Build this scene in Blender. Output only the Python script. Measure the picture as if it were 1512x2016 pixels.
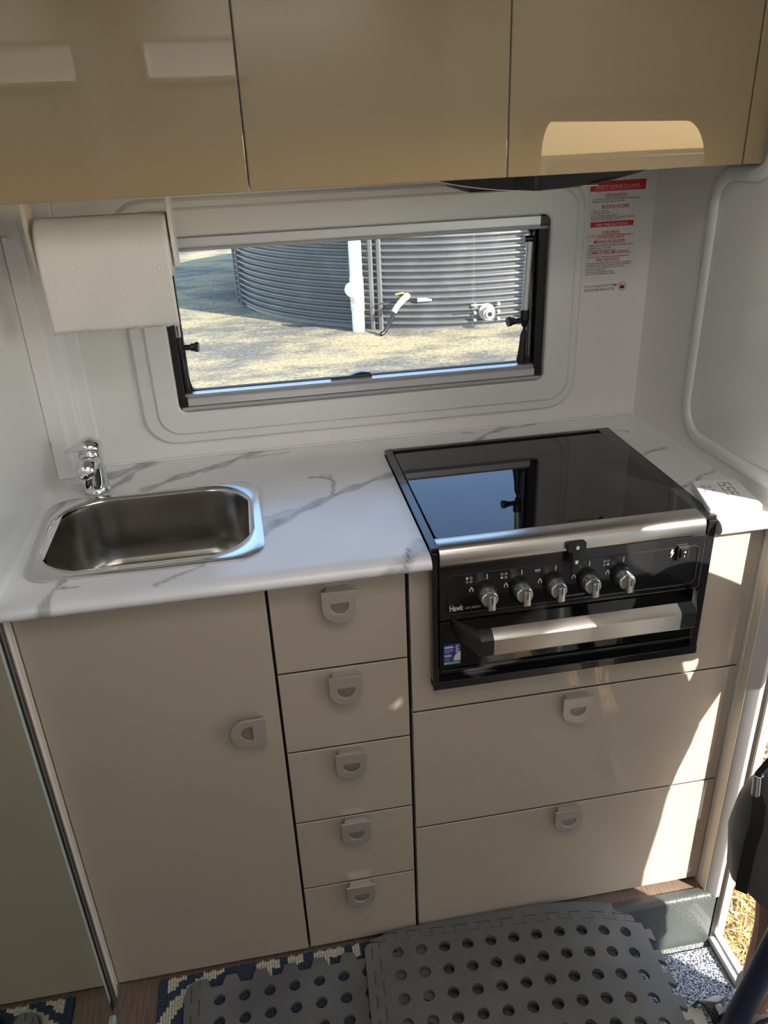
import bpy, bmesh, math, random
import numpy as np
from mathutils import Matrix, Vector

# ------------------------------------------------------------------ camera, sky, sun, exposure
scn = bpy.context.scene
for o in list(bpy.data.objects):
    bpy.data.objects.remove(o)
C = scn.collection
random.seed(7)
rng = np.random.default_rng(7)
PI = math.pi

cam_d = bpy.data.cameras.new('camera')
cam = bpy.data.objects.new('camera', cam_d)
C.objects.link(cam)
cam.matrix_world = Matrix((
    (0.9846017, 0.1104698, -0.1354837, 0.4062),
    (-0.1703441, 0.4321860, -0.8855497, -1.0617),
    (-0.0392724, 0.8949926, 0.4443489, 1.5045),
    (0, 0, 0, 1)))
cam_d.sensor_fit = 'VERTICAL'
cam_d.sensor_height = 36.0
cam_d.lens = 1562.97 / 2016.0 * 36.0
cam_d.clip_start = 0.02
cam_d.clip_end = 400
scn.camera = cam

SUN_DIR = Vector((-1.0, 1.0, -0.75)).normalized()       # way the light travels
sun_d = bpy.data.lights.new('sun', 'SUN')
sun_d.energy = 17.0
sun_d.angle = math.radians(0.53)
sun_d.color = (1.0, 0.93, 0.82)
sun = bpy.data.objects.new('sun', sun_d)
C.objects.link(sun)
sun.rotation_euler = SUN_DIR.to_track_quat('-Z', 'Y').to_euler()
sun.location = (6, -6, 6)

world = bpy.data.worlds.new('sky')
scn.world = world
world.use_nodes = True
wn = world.node_tree
wn.nodes.clear()
w_out = wn.nodes.new('ShaderNodeOutputWorld')
w_bg = wn.nodes.new('ShaderNodeBackground')
w_sky = wn.nodes.new('ShaderNodeTexSky')
w_sky.sky_type = 'NISHITA'
w_sky.sun_disc = False
w_sky.sun_elevation = math.radians(27.9)
w_sky.sun_rotation = math.radians(135)
w_sky.altitude = 200
w_sky.air_density = 1.0
w_sky.dust_density = 0.6
w_sky.ozone_density = 1.2
w_bg.inputs['Strength'].default_value = 0.70
wn.links.new(w_sky.outputs[0], w_bg.inputs[0])
wn.links.new(w_bg.outputs[0], w_out.inputs[0])

scn.view_settings.view_transform = 'Standard'
scn.view_settings.look = 'None'
scn.view_settings.exposure = 0.0
scn.view_settings.gamma = 1.0
scn.view_settings.use_curve_mapping = False
scn.cycles.max_bounces = 10
scn.cycles.diffuse_bounces = 5
scn.cycles.glossy_bounces = 5
scn.cycles.transmission_bounces = 6
scn.cycles.transparent_max_bounces = 10
scn.cycles.sample_clamp_indirect = 6.0
scn.cycles.use_denoising = True
scn.cycles.caustics_reflective = False
scn.cycles.caustics_refractive = False

FILL_POWER = 3.4          # each fill panel added on the ceiling (built with its fitting further down)

# ------------------------------------------------------------------ materials
def nd(nt, t, **kw):
    n = nt.nodes.new(t)
    for k, v in kw.items():
        setattr(n, k, v)
    return n

def mat(name, col, rough=0.5, metal=0.0, coat=0.0, ior=1.5, spec=0.5, bump=None, vary=None, sheen=0.0):
    """bump = (scale, strength, stretch xyz); vary = (second colour, scale, stretch xyz, lo, hi)."""
    m = bpy.data.materials.new(name)
    m.use_nodes = True
    nt = m.node_tree
    b = nt.nodes['Principled BSDF']
    b.inputs['Base Color'].default_value = (*col, 1)
    b.inputs['Roughness'].default_value = rough
    b.inputs['Metallic'].default_value = metal
    b.inputs['Coat Weight'].default_value = coat
    b.inputs['Coat Roughness'].default_value = 0.015
    b.inputs['IOR'].default_value = ior
    b.inputs['Specular IOR Level'].default_value = spec
    if sheen:
        b.inputs['Sheen Weight'].default_value = sheen
    if bump or vary:
        tc = nd(nt, 'ShaderNodeTexCoord')
    if vary:
        c2, sc, st, lo, hi = vary
        mp = nd(nt, 'ShaderNodeMapping'); mp.inputs['Scale'].default_value = st
        nz = nd(nt, 'ShaderNodeTexNoise'); nz.inputs['Scale'].default_value = sc; nz.inputs['Detail'].default_value = 6
        rp = nd(nt, 'ShaderNodeValToRGB')
        rp.color_ramp.elements[0].position = lo; rp.color_ramp.elements[0].color = (*col, 1)
        rp.color_ramp.elements[1].position = hi; rp.color_ramp.elements[1].color = (*c2, 1)
        nt.links.new(tc.outputs['Object'], mp.inputs[0]); nt.links.new(mp.outputs[0], nz.inputs[0])
        nt.links.new(nz.outputs[0], rp.inputs[0]); nt.links.new(rp.outputs[0], b.inputs['Base Color'])
    if bump:
        sc, stg = bump[0], bump[1]
        st = bump[2] if len(bump) > 2 else (1, 1, 1)
        mp = nd(nt, 'ShaderNodeMapping'); mp.inputs['Scale'].default_value = st
        nz = nd(nt, 'ShaderNodeTexNoise'); nz.inputs['Scale'].default_value = sc; nz.inputs['Detail'].default_value = 4
        bp = nd(nt, 'ShaderNodeBump'); bp.inputs['Strength'].default_value = stg; bp.inputs['Distance'].default_value = 0.002
        nt.links.new(tc.outputs['Object'], mp.inputs[0]); nt.links.new(mp.outputs[0], nz.inputs[0])
        nt.links.new(nz.outputs[0], bp.inputs['Height']); nt.links.new(bp.outputs[0], b.inputs['Normal'])
    return m

def glass_mat(name, tint, rough=0.0, boost=1.0):
    m = bpy.data.materials.new(name); m.use_nodes = True
    nt = m.node_tree; nt.nodes.clear()
    out = nd(nt, 'ShaderNodeOutputMaterial'); mx = nd(nt, 'ShaderNodeMixShader')
    tr = nd(nt, 'ShaderNodeBsdfTransparent'); tr.inputs[0].default_value = (*tint, 1)
    gl = nd(nt, 'ShaderNodeBsdfGlossy'); gl.inputs['Roughness'].default_value = rough
    fr = nd(nt, 'ShaderNodeFresnel'); fr.inputs[0].default_value = 1.45
    mu = nd(nt, 'ShaderNodeMath', operation='MULTIPLY'); mu.inputs[1].default_value = boost
    nt.links.new(fr.outputs[0], mu.inputs[0]); nt.links.new(mu.outputs[0], mx.inputs[0])
    nt.links.new(tr.outputs[0], mx.inputs[1]); nt.links.new(gl.outputs[0], mx.inputs[2])
    nt.links.new(mx.outputs[0], out.inputs[0])
    return m

def translucent_mat(name, col, w=0.6):
    m = bpy.data.materials.new(name); m.use_nodes = True
    nt = m.node_tree; nt.nodes.clear()
    out = nd(nt, 'ShaderNodeOutputMaterial'); mx = nd(nt, 'ShaderNodeMixShader'); mx.inputs[0].default_value = w
    df = nd(nt, 'ShaderNodeBsdfDiffuse'); df.inputs[0].default_value = (*col, 1)
    tl = nd(nt, 'ShaderNodeBsdfTranslucent'); tl.inputs[0].default_value = (*col, 1)
    nt.links.new(df.outputs[0], mx.inputs[1]); nt.links.new(tl.outputs[0], mx.inputs[2])
    nt.links.new(mx.outputs[0], out.inputs[0])
    return m

def emit_mat(name, col, s):
    m = bpy.data.materials.new(name); m.use_nodes = True
    nt = m.node_tree; b = nt.nodes['Principled BSDF']
    b.inputs['Emission Color'].default_value = (*col, 1); b.inputs['Emission Strength'].default_value = s
    return m

M = {}
M['white_wall'] = mat('white_gloss_wall_panel', (.80, .79, .76), .22, coat=.25, bump=(6, .03))
M['white_mould'] = mat('white_moulded_plastic', (.77, .77, .75), .35)
M['white_trim'] = mat('white_trim', (.80, .79, .78), .3)
M['cream'] = mat('cream_trim', (.74, .68, .58), .35)
M['frame_grey'] = mat('pale_grey_frame', (.55, .53, .53), .35)
M['beige'] = mat('beige_gloss_laminate', (.335, .256, .150), .3, coat=1.0, spec=.0, bump=(3.0, .008))  # same laminate as the base units, warmer dimmer light put into the colour
M['beige_low'] = mat('beige_satin_laminate', (.43, .368, .30), .3, coat=.9, spec=.0, bump=(3.0, .008))  # same laminate as the overheads, cooler light put into the colour
M['edge'] = mat('pale_door_edging', (.58, .52, .45), .35)
M['edge_dark'] = mat('brown_drawer_edging', (.12, .095, .08), .5)  # shade of the drawer gaps, painted on top and bottom edges
M['carcass'] = mat('dark_cabinet_gap', (.022, .016, .013), .8)  # near black body colour stands in for shade in the front gaps
M['under'] = mat('white_cabinet_underside', (.76, .74, .69), .4)
M['handle'] = mat('satin_nickel_handle', (.53, .49, .44), .38, metal=.6)
M['steel'] = mat('brushed_stainless', (.66, .63, .59), .27, metal=1, bump=(40, .05, (1, 60, 60)))
M['sink'] = mat('stainless_sink', (.40, .39, .37), .24, metal=1, bump=(30, .05), vary=((.30, .26, .21), 5, (1, 1, 1), .45, .75))
M['sink_rim'] = mat('polished_sink_rim', (.68, .68, .68), .16, metal=1)
M['chrome'] = mat('chrome', (.80, .80, .82), .05, metal=1)
M['alu'] = mat('anodised_aluminium', (.70, .70, .71), .38, metal=.55)
M['alu_dark'] = mat('bronze_grey_aluminium', (.22, .20, .19), .3, metal=.9)
M['black'] = mat('black_plastic', (.012, .012, .012), .35)
M['black_enamel'] = mat('black_enamel', (.010, .010, .011), .22, coat=.3)
M['stile'] = mat('bronze_grey_stile', (.34, .32, .31), .22, metal=.9)
M['rubber'] = mat('black_rubber_seal', (.006, .006, .006), .55)
M['black_glass'] = mat('black_cooktop_glass', (.004, .004, .005), .02, ior=1.62, spec=.5)
M['oven_glass'] = mat('black_oven_glass', (.006, .006, .006), .05, ior=1.5)
M['hood'] = mat('dark_hood_glass', (.008, .006, .006), .03, ior=1.5, spec=.25)
M['knob'] = mat('silver_knob', (.62, .60, .57), .25, metal=.85)
M['print_white'] = mat('white_print', (.58, .58, .57), .5)
M['print_grey'] = mat('grey_print', (.38, .38, .38), .5)
M['paper'] = mat('embossed_paper_towel', (.80, .77, .72), .9)
M['card'] = mat('sticker_white', (.74, .73, .70), .5)
M['red'] = mat('red_print', (.62, .008, .018), .5)
M['ink'] = mat('black_print', (.02, .02, .02), .5)
M['blue_print'] = mat('blue_print', (.015, .03, .25), .4)
M['green_print'] = mat('green_print', (.01, .20, .10), .4)
M['foam'] = mat('charcoal_foam', (.112, .111, .108), .72, bump=(220, .25), vary=((.165, .160, .150), 7, (1, 1, 1), .48, .75))
M['well'] = mat('grey_textured_plastic', (.060, .070, .068), .30, bump=(260, .5), coat=.2)
M['navy_rug'] = mat('navy_rug_yarn', (.036, .055, .090), .95)
M['cream_rug'] = mat('cream_rug_yarn', (.60, .55, .46), .95)
M['navy'] = mat('navy_pole_coating', (.003, .010, .040), .38, spec=.3)
M['khaki'] = mat('khaki_plate', (.52, .49, .38), .5, bump=(80, .2), vary=((.30, .28, .22), 60, (1, 1, 1), .62, .75))
M['shorts'] = mat('dark_grey_shorts_cloth', (.080, .081, .088), .85, sheen=.25, bump=(400, .2))
M['shirt'] = mat('pale_blue_shirt_cloth', (.35, .42, .50), .9)
M['skin'] = mat('skin', (.42, .22, .14), .5, bump=(60, .15))
M['hair'] = mat('grey_hair', (.20, .18, .16), .7)
M['strap'] = mat('black_cord', (.004, .004, .004), .8)
M['shoe'] = mat('grey_shoe_mesh', (.42, .39, .40), .7)
M['shoe_white'] = mat('white_shoe_sole', (.80, .80, .80), .5)
M['shoe_dark'] = mat('dark_shoe_stripe', (.05, .035, .035), .6)
M['sock'] = mat('white_sock', (.80, .78, .74), .9)
M['hat'] = mat('straw_hat', (.45, .38, .27), .8)
M['eye'] = mat('eye_dark', (.02, .015, .01), .2)
M['lip'] = mat('lip', (.40, .14, .11), .5)
M['tank'] = mat('charcoal_tank_plastic', (.10, .10, .098), .42, vary=((.16, .157, .15), 3, (1, 1, 1), .5, .8))
M['pvc'] = mat('white_pvc', (.82, .82, .80), .35)
M['brass'] = mat('yellow_valve_lever', (.60, .40, .08), .4)
M['fitting'] = mat('grey_valve_fitting', (.40, .39, .34), .4)
M['mirror'] = mat('greenish_mirror', (.68, .73, .66), .02, metal=1)
M['glass_edge'] = mat('green_glass_edge', (.38, .46, .43), .15)
M['pane'] = glass_mat('acrylic_window_pane', (.93, .95, .97))
M['opal'] = translucent_mat('opal_hatch_dome', (.55, .55, .55))
M['blind'] = translucent_mat('white_window_blind', (.88, .88, .86))
M['lamp'] = emit_mat('led_diffuser', (1, .95, .88), 1.6)  # glowing face of the added fill panels
M['straw'] = mat('dry_straw', (.50, .27, .075), .8)
M['straw2'] = mat('pale_straw', (.78, .58, .26), .8)
M['canvas'] = mat('awning_canvas', (.30, .30, .31), .9)
M['display'] = mat('grey_display_digit', (.22, .21, .20), .5)
M['wood_dark'] = mat('brown', (.1, .06, .04), .5)

def floor_mat():
    m = mat('grey_oak_vinyl', (.23, .165, .125), .42, bump=(30, .12, (14, 1, 1)), vary=((.135, .095, .075), 22, (9, .9, 1), .35, .7))
    return m
M['floor'] = floor_mat()

def ground_mat():
    m = bpy.data.materials.new('dry_grass_and_gravel'); m.use_nodes = True
    nt = m.node_tree; b = nt.nodes['Principled BSDF']; b.inputs['Roughness'].default_value = .95
    b.inputs['Specular IOR Level'].default_value = .1
    tc = nd(nt, 'ShaderNodeTexCoord')
    n1 = nd(nt, 'ShaderNodeTexNoise'); n1.inputs['Scale'].default_value = 1.1; n1.inputs['Detail'].default_value = 10; n1.inputs['Roughness'].default_value = .70
    mp = nd(nt, 'ShaderNodeMapping'); mp.inputs['Scale'].default_value = (.8, 1.5, 1)
    r1 = nd(nt, 'ShaderNodeValToRGB')
    e = r1.color_ramp.elements
    e[0].position = .44; e[0].color = (.165, .157, .137, 1)
    e[1].position = .58; e[1].color = (.40, .335, .205, 1)
    k = r1.color_ramp.elements.new(.50); k.color = (.255, .228, .165, 1)
    n2 = nd(nt, 'ShaderNodeTexNoise'); n2.inputs['Scale'].default_value = 26; n2.inputs['Detail'].default_value = 6; n2.inputs['Roughness'].default_value = .8
    r2 = nd(nt, 'ShaderNodeValToRGB')
    r2.color_ramp.elements[0].position = .35; r2.color_ramp.elements[0].color = (.50, .48, .45, 1)
    r2.color_ramp.elements[1].position = .68; r2.color_ramp.elements[1].color = (1.5, 1.48, 1.42, 1)
    mx = nd(nt, 'ShaderNodeMix'); mx.data_type = 'RGBA'; mx.blend_type = 'MULTIPLY'; mx.inputs[0].default_value = 1
    nt.links.new(tc.outputs['Object'], mp.inputs[0]); nt.links.new(mp.outputs[0], n1.inputs[0]); nt.links.new(tc.outputs['Object'], n2.inputs[0])
    nt.links.new(n1.outputs[0], r1.inputs[0]); nt.links.new(n2.outputs[0], r2.inputs[0])
    nt.links.new(r1.outputs[0], mx.inputs[6]); nt.links.new(r2.outputs[0], mx.inputs[7])
    nt.links.new(mx.outputs[2], b.inputs['Base Color'])
    bp = nd(nt, 'ShaderNodeBump'); bp.inputs['Strength'].default_value = .6; bp.inputs['Distance'].default_value = .03
    nt.links.new(n2.outputs[0], bp.inputs['Height']); nt.links.new(bp.outputs[0], b.inputs['Normal'])
    return m
M['ground'] = ground_mat()

def speckle_mat():
    m = bpy.data.materials.new('speckled_step_carpet'); m.use_nodes = True
    nt = m.node_tree; b = nt.nodes['Principled BSDF']; b.inputs['Roughness'].default_value = .95
    tc = nd(nt, 'ShaderNodeTexCoord')
    n1 = nd(nt, 'ShaderNodeTexNoise'); n1.inputs['Scale'].default_value = 400; n1.inputs['Detail'].default_value = 2
    r1 = nd(nt, 'ShaderNodeValToRGB')
    e = r1.color_ramp.elements
    e[0].position = .44; e[0].color = (.03, .035, .055, 1)
    e[1].position = .56; e[1].color = (.62, .62, .66, 1)
    k = e.new(.50); k.color = (.22, .23, .28, 1)
    nt.links.new(tc.outputs['Object'], n1.inputs[0]); nt.links.new(n1.outputs[0], r1.inputs[0]); nt.links.new(r1.outputs[0], b.inputs['Base Color'])
    return m
M['carpet'] = speckle_mat()

def marble_mat():
    m = bpy.data.materials.new('white_marble_laminate'); m.use_nodes = True
    nt = m.node_tree; b = nt.nodes['Principled BSDF']; b.inputs['Roughness'].default_value = .28
    b.inputs['Coat Weight'].default_value = .15
    at = nd(nt, 'ShaderNodeVertexColor'); at.layer_name = 'vein'
    nt.links.new(at.outputs[0], b.inputs['Base Color'])
    return m
M['marble'] = marble_mat()

def towel_mat():
    m = M['paper']; nt = m.node_tree; b = nt.nodes['Principled BSDF']
    tc = nd(nt, 'ShaderNodeTexCoord')
    vo = nd(nt, 'ShaderNodeTexVoronoi'); vo.inputs['Scale'].default_value = 30
    wv = nd(nt, 'ShaderNodeMath', operation='MULTIPLY'); wv.inputs[1].default_value = 58
    sn = nd(nt, 'ShaderNodeMath', operation='SINE')
    v2 = nd(nt, 'ShaderNodeTexVoronoi'); v2.inputs['Scale'].default_value = 330
    ad = nd(nt, 'ShaderNodeMath', operation='MULTIPLY')
    bp = nd(nt, 'ShaderNodeBump'); bp.inputs['Strength'].default_value = .28; bp.inputs['Distance'].default_value = .0010
    nt.links.new(tc.outputs['Object'], vo.inputs['Vector']); nt.links.new(tc.outputs['Object'], v2.inputs['Vector'])
    nt.links.new(vo.outputs['Distance'], wv.inputs[0]); nt.links.new(wv.outputs[0], sn.inputs[0])
    fo = nd(nt, 'ShaderNodeMapRange'); fo.inputs[1].default_value = .30; fo.inputs[2].default_value = .42; fo.inputs[3].default_value = .9; fo.inputs[4].default_value = 0
    nt.links.new(vo.outputs['Distance'], fo.inputs[0])
    m3 = nd(nt, 'ShaderNodeMath', operation='MULTIPLY'); nt.links.new(sn.outputs[0], m3.inputs[0]); nt.links.new(fo.outputs[0], m3.inputs[1])
    ad.operation = 'ADD'
    nt.links.new(m3.outputs[0], ad.inputs[0]); nt.links.new(v2.outputs['Distance'], ad.inputs[1])
    nt.links.new(ad.outputs[0], bp.inputs['Height']); nt.links.new(bp.outputs[0], b.inputs['Normal'])
    b.inputs['Transmission Weight'].default_value = 0
towel_mat()

# ------------------------------------------------------------------ geometry helpers
class MB:
    """collects shapes, then links them as ONE mesh object"""
    def __init__(s):
        s.v = []; s.f = []; s.mi = []; s.cur = 0
    def add(s, verts, faces, mi=None):
        n = len(s.v); s.v += [tuple(p) for p in verts]; s.f += [tuple(i + n for i in f) for f in faces]
        s.mi += [s.cur if mi is None else mi] * len(faces)
        return s
    def box(s, x0, x1, y0, y1, z0, z1, mi=None):
        v = [(x, y, z) for x in (x0, x1) for y in (y0, y1) for z in (z0, z1)]
        return s.add(v, [(0, 1, 3, 2), (4, 6, 7, 5), (0, 4, 5, 1), (2, 3, 7, 6), (0, 2, 6, 4), (1, 5, 7, 3)], mi)
    def loft(s, rings, cap0=True, cap1=True, closed=True, mi=None):
        n = len(rings[0]); v = [p for r in rings for p in r]; f = []
        for i in range(len(rings) - 1):
            for j in range(n if closed else n - 1):
                a, b = i * n + j, i * n + (j + 1) % n
                f.append((a, b, b + n, a + n))
        if cap0: f.append(tuple(range(n))[::-1])
        if cap1: f.append(tuple((len(rings) - 1) * n + j for j in range(n)))
        return s.add(v, f, mi)
    def tube(s, pts, r, n=12, caps=True, mi=None):
        pts = [Vector(p) for p in pts]; rs = r if isinstance(r, (list, tuple)) else [r] * len(pts)
        rings = []; up = None
        for i, p in enumerate(pts):
            d = (pts[min(i + 1, len(pts) - 1)] - pts[max(i - 1, 0)]).normalized()
            if up is None:
                up = Vector((0, 0, 1)) if abs(d.z) < .9 else Vector((1, 0, 0))
            a = d.cross(up).normalized(); b = a.cross(d).normalized(); up = b
            rings.append([p + (a * math.cos(t) + b * math.sin(t)) * rs[i] for t in [2 * PI * k / n for k in range(n)]])
        return s.loft(rings, caps, caps, True, mi)
    def lathe(s, prof, centre=(0, 0, 0), axis='z', n=24, mi=None, caps=True):
        """prof = [(radius, height)]"""
        rings = []
        for r, h in prof:
            ring = []
            for k in range(n):
                t = 2 * PI * k / n; a, b = r * math.cos(t), r * math.sin(t)
                p = {'z': (a, b, h), 'y': (a, h, -b), 'x': (h, a, b)}[axis]
                ring.append((centre[0] + p[0], centre[1] + p[1], centre[2] + p[2]))
            rings.append(ring)
        return s.loft(rings, caps, caps, True, mi)
    def mesh(s, name, mats, smooth=35, bev=None):
        me = bpy.data.meshes.new(name)
        me.from_pydata(s.v, [], s.f)
        for m in (mats if isinstance(mats, (list, tuple)) else [mats]):
            me.materials.append(m)
        if any(s.mi):
            me.polygons.foreach_set('material_index', s.mi)
        bm = bmesh.new(); bm.from_mesh(me)
        bmesh.ops.remove_doubles(bm, verts=bm.verts, dist=1e-6)
        bmesh.ops.recalc_face_normals(bm, faces=bm.faces)
        if bev:
            es = [e for e in bm.edges if len(e.link_faces) == 2 and e.calc_face_angle(0) > math.radians(40)]
            bmesh.ops.bevel(bm, geom=es, offset=bev, segments=2, profile=.5, affect='EDGES', clamp_overlap=True)
        bm.to_mesh(me); bm.free()
        fin(me, smooth)
        return harden(me) if bev else me

def fin(me, smooth=35):
    if smooth:
        me.polygons.foreach_set('use_smooth', [True] * len(me.polygons))
        me.set_sharp_from_angle(angle=math.radians(smooth))
    me.update()
    return me

def harden(me, cap_only=False):
    """keep broad flat faces flat next to their small bevels"""
    bm = bmesh.new(); bm.from_mesh(me)
    for e in bm.edges:
        if len(e.link_faces) == 2:
            f, g = e.link_faces
            if cap_only:
                if (abs(f.normal.z) > .999) != (abs(g.normal.z) > .999): e.smooth = False
            elif e.calc_face_angle(0) > .16:
                a, b = f.calc_area(), g.calc_area()
                if max(a, b) > 6 * max(min(a, b), 1e-12): e.smooth = False
    bm.to_mesh(me); bm.free()
    return me

def rr(x0, x1, y0, y1, r, n=6):
    """rounded rectangle loop, counter-clockwise"""
    out = []
    for cx, cy, a0 in ((x1 - r, y1 - r, 0), (x0 + r, y1 - r, 90), (x0 + r, y0 + r, 180), (x1 - r, y0 + r, 270)):
        for k in range(n + 1):
            t = math.radians(a0 + 90 * k / n)
            out.append((cx + r * math.cos(t), cy + r * math.sin(t)))
    return out

def circle(cx, cy, r, n=20):
    return [(cx + r * math.cos(2 * PI * k / n), cy + r * math.sin(2 * PI * k / n)) for k in range(n)]

def prism(name, loops, thick, m, bev=0.0, smooth=35):
    """filled 2D outline (first loop) with holes (other loops), centred thickness along z"""
    cu = bpy.data.curves.new(name, 'CURVE'); cu.dimensions = '2D'; cu.fill_mode = 'BOTH'
    cu.extrude = max(thick / 2 - bev, 0); cu.bevel_depth = bev; cu.bevel_resolution = 1; cu.offset = -bev if bev else 0
    for lp in loops:
        sp = cu.splines.new('POLY'); sp.points.add(len(lp) - 1)
        for p, q in zip(sp.points, lp):
            p.co = (q[0] * .9211 - q[1] * .3894, q[0] * .3894 + q[1] * .9211, 0, 1)     # turned while filling: level edges confuse the fill
        sp.use_cyclic_u = True
    ob = bpy.data.objects.new(name, cu)
    me = bpy.data.meshes.new_from_object(ob)
    bpy.data.objects.remove(ob); bpy.data.curves.remove(cu)
    me.transform(Matrix(((.9211, .3894, 0, 0), (-.3894, .9211, 0, 0), (0, 0, 1, 0), (0, 0, 0, 1))))
    me.materials.clear(); me.materials.append(m)
    bm = bmesh.new(); bm.from_mesh(me)
    bmesh.ops.remove_doubles(bm, verts=bm.verts, dist=1e-6)
    bm.to_mesh(me); bm.free()
    fin(me, smooth)
    return harden(me, True) if smooth else me

def text_mesh(name, body, size, m, align='CENTER', bold=0.0, shear=0.0, spacing=1.0, width=None):
    cu = bpy.data.curves.new(name, 'FONT'); cu.body = body; cu.size = size; cu.align_x = align; cu.offset = bold * size
    cu.shear = shear; cu.space_character = spacing; cu.resolution_u = 2
    ob = bpy.data.objects.new(name, cu)
    me = bpy.data.meshes.new_from_object(ob)
    bpy.data.objects.remove(ob); bpy.data.curves.remove(cu)
    if width and len(me.vertices):
        xs = [v.co.x for v in me.vertices]; w = max(xs) - min(xs)
        k = width / w
        me.transform(Matrix.Diagonal((k, 1, 1, 1)))
    me.materials.clear(); me.materials.append(m)
    return me

def join(name, parts, mats):
    """[(mesh, matrix)] into one mesh (materials by slot of mats)"""
    bm = bmesh.new()
    for me, mx in parts:
        t = me.copy(); t.transform(mx)
        idx = mats.index(me.materials[0]) if me.materials and me.materials[0] in mats else 0
        n0 = len(bm.faces)
        bm.from_mesh(t); bm.faces.ensure_lookup_table()
        for f in bm.faces[n0:]:
            f.material_index = idx
        bpy.data.meshes.remove(t)
    out = bpy.data.meshes.new(name); bm.to_mesh(out); bm.free()
    for m in mats:
        out.materials.append(m)
    out.update()
    return out

# planes: local (x, y, z) -> world.  WALL: x->X, y->Z, z->-Y at depth y0
def WALL(x, y, z): return Matrix(((1, 0, 0, x), (0, 0, -1, y), (0, 1, 0, z), (0, 0, 0, 1)))
def SIDE(x, y, z): return Matrix(((0, 0, 1, x), (-1, 0, 0, y), (0, 1, 0, z), (0, 0, 0, 1)))   # faces +X, local x -> -Y
def T(x, y, z): return Matrix.Translation((x, y, z))

def link(name, me, parent=None, label=None):
    o = bpy.data.objects.new(name, me); C.objects.link(o)
    if parent is not None:
        o.parent = parent
        o.matrix_parent_inverse = BASE.get(parent.name, Matrix()).inverted()
    if label: o['label'] = label
    return o

BASE = {}
def thing(name, label, cat, loc=(0, 0, 0), group=None):
    o = bpy.data.objects.new(name, None); C.objects.link(o); o.location = loc
    o.empty_display_size = .05
    BASE[o.name] = Matrix.Translation(loc)
    o['label'] = label; o['category'] = cat
    if group: o['group'] = group
    return o

def tag(o, label, cat, group=None):
    o['label'] = label; o['category'] = cat
    if group: o['group'] = group
    return o

def struct(name, me, label=None):
    o = link(name, me); o['kind'] = 'structure'
    if label: o['label'] = label
    return o

def xf(me, mx):
    me.transform(mx); me.update(); return me

# ------------------------------------------------------------------ room shell
XR = 1.215
YB = .49

# floor with the step well cut out
fl = prism('floor', [[(-.06, -2.05), (1.235, -2.05), (1.235, -1.02), (.985, -1.02), (.985, -.018), (1.225, -.018), (1.225, .50), (-.06, .50)]], .03, M['floor'])
struct('floor', xf(fl, T(0, 0, -.0152)), 'grey brown wood grain vinyl floor')

wb = prism('wall_back', [[(-.06, -.2), (1.30, -.2), (1.30, 1.97), (-.06, 1.97)], rr(.235, 1.0, .985, 1.345, .03)], .035, M['white_wall'])
struct('wall_back', xf(wb, WALL(0, YB + .0176, 0)), 'white glossy wall panel behind the worktop')

wl = MB().box(-.05, 0, -.012, .49, .0, 1.97)
struct('wall_left', wl.mesh('wall_left', M['white_wall'], bev=.001), 'white glossy end wall beside the sink')

# right wall: slightly splayed, thickness outwards, with the doorway
wr = MB()
def wr_quad(y0, y1, z0, z1):
    xa = lambda y: 1.209 + (YB - y) * .016
    v = [(xa(y0), y0, z0), (xa(y1), y1, z0), (xa(y1), y1, z1), (xa(y0), y0, z1), (1.285, y0, z0), (1.285, y1, z0), (1.285, y1, z1), (1.285, y0, z1)]
    wr.add(v, [(0, 1, 2, 3), (7, 6, 5, 4), (0, 4, 5, 1), (3, 2, 6, 7), (0, 3, 7, 4), (1, 5, 6, 2)])
wr_quad(-.006, YB, -.19, 1.97)
wr_quad(-1.06, -.006, 1.52, 1.97)
wr_quad(-2.05, -1.06, -.19, 1.97)
wall_right = struct('wall_right', wr.mesh('wall_right', M['white_wall']), 'white wall beside the cooker')

wf = prism('wall_front', [[(-.06, -.2), (1.30, -.2), (1.30, 1.97), (-.06, 1.97)], rr(.12, .47, 1.665, 1.79, .02)], .03, M['white_wall'])
struct('wall_front', xf(wf, WALL(0, -2.065, 0)), 'white wall opposite the kitchen')
wlf = MB().box(-.05, -.03, -2.05, -.012, 0, 1.97)
struct('wall_side', wlf.mesh('wall_side', M['white_wall']), 'white partition behind the mirror door')

ce = prism('ceiling', [[(-.06, -2.08), (1.30, -2.08), (1.30, .52), (-.06, .52)], rr(.25, .95, -1.70, -1.12, .04)], .03, M['white_wall'])
struct('ceiling', xf(ce, T(0, 0, 1.985)), 'white ceiling with roof hatch opening')
w3 = struct('window_3', prism('window_3', [rr(.23, .97, -1.72, -1.10, .05), rr(.265, .935, -1.685, -1.135, .04)], .05, M['white_mould'], .004), 'white roof hatch frame')
w3.data.transform(T(0, 0, 1.985))
hd = MB().loft([[(x, y, 2.012) for x, y in rr(.24, .96, -1.71, -1.11, .05)], [(x, y, 2.045) for x, y in rr(.27, .93, -1.68, -1.14, .05)]], False, True)
link('hatch_dome', hd.mesh('hatch_dome', M['opal']), w3)  # unseen roof hatch added for soft daylight, its dome diffuses the sun
w2 = struct('window_2', prism('window_2', [rr(.105, .485, 1.65, 1.805, .025), rr(.125, .465, 1.67, 1.785, .02)], .03, M['white_mould'], .003), 'small window high on the opposite wall')
w2.data.transform(WALL(0, -2.05, 0))
link('blind', MB().box(.12, .47, -2.068, -2.064, 1.665, 1.79).mesh('blind', M['blind']), w2, 'white blind behind the pane')

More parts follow.
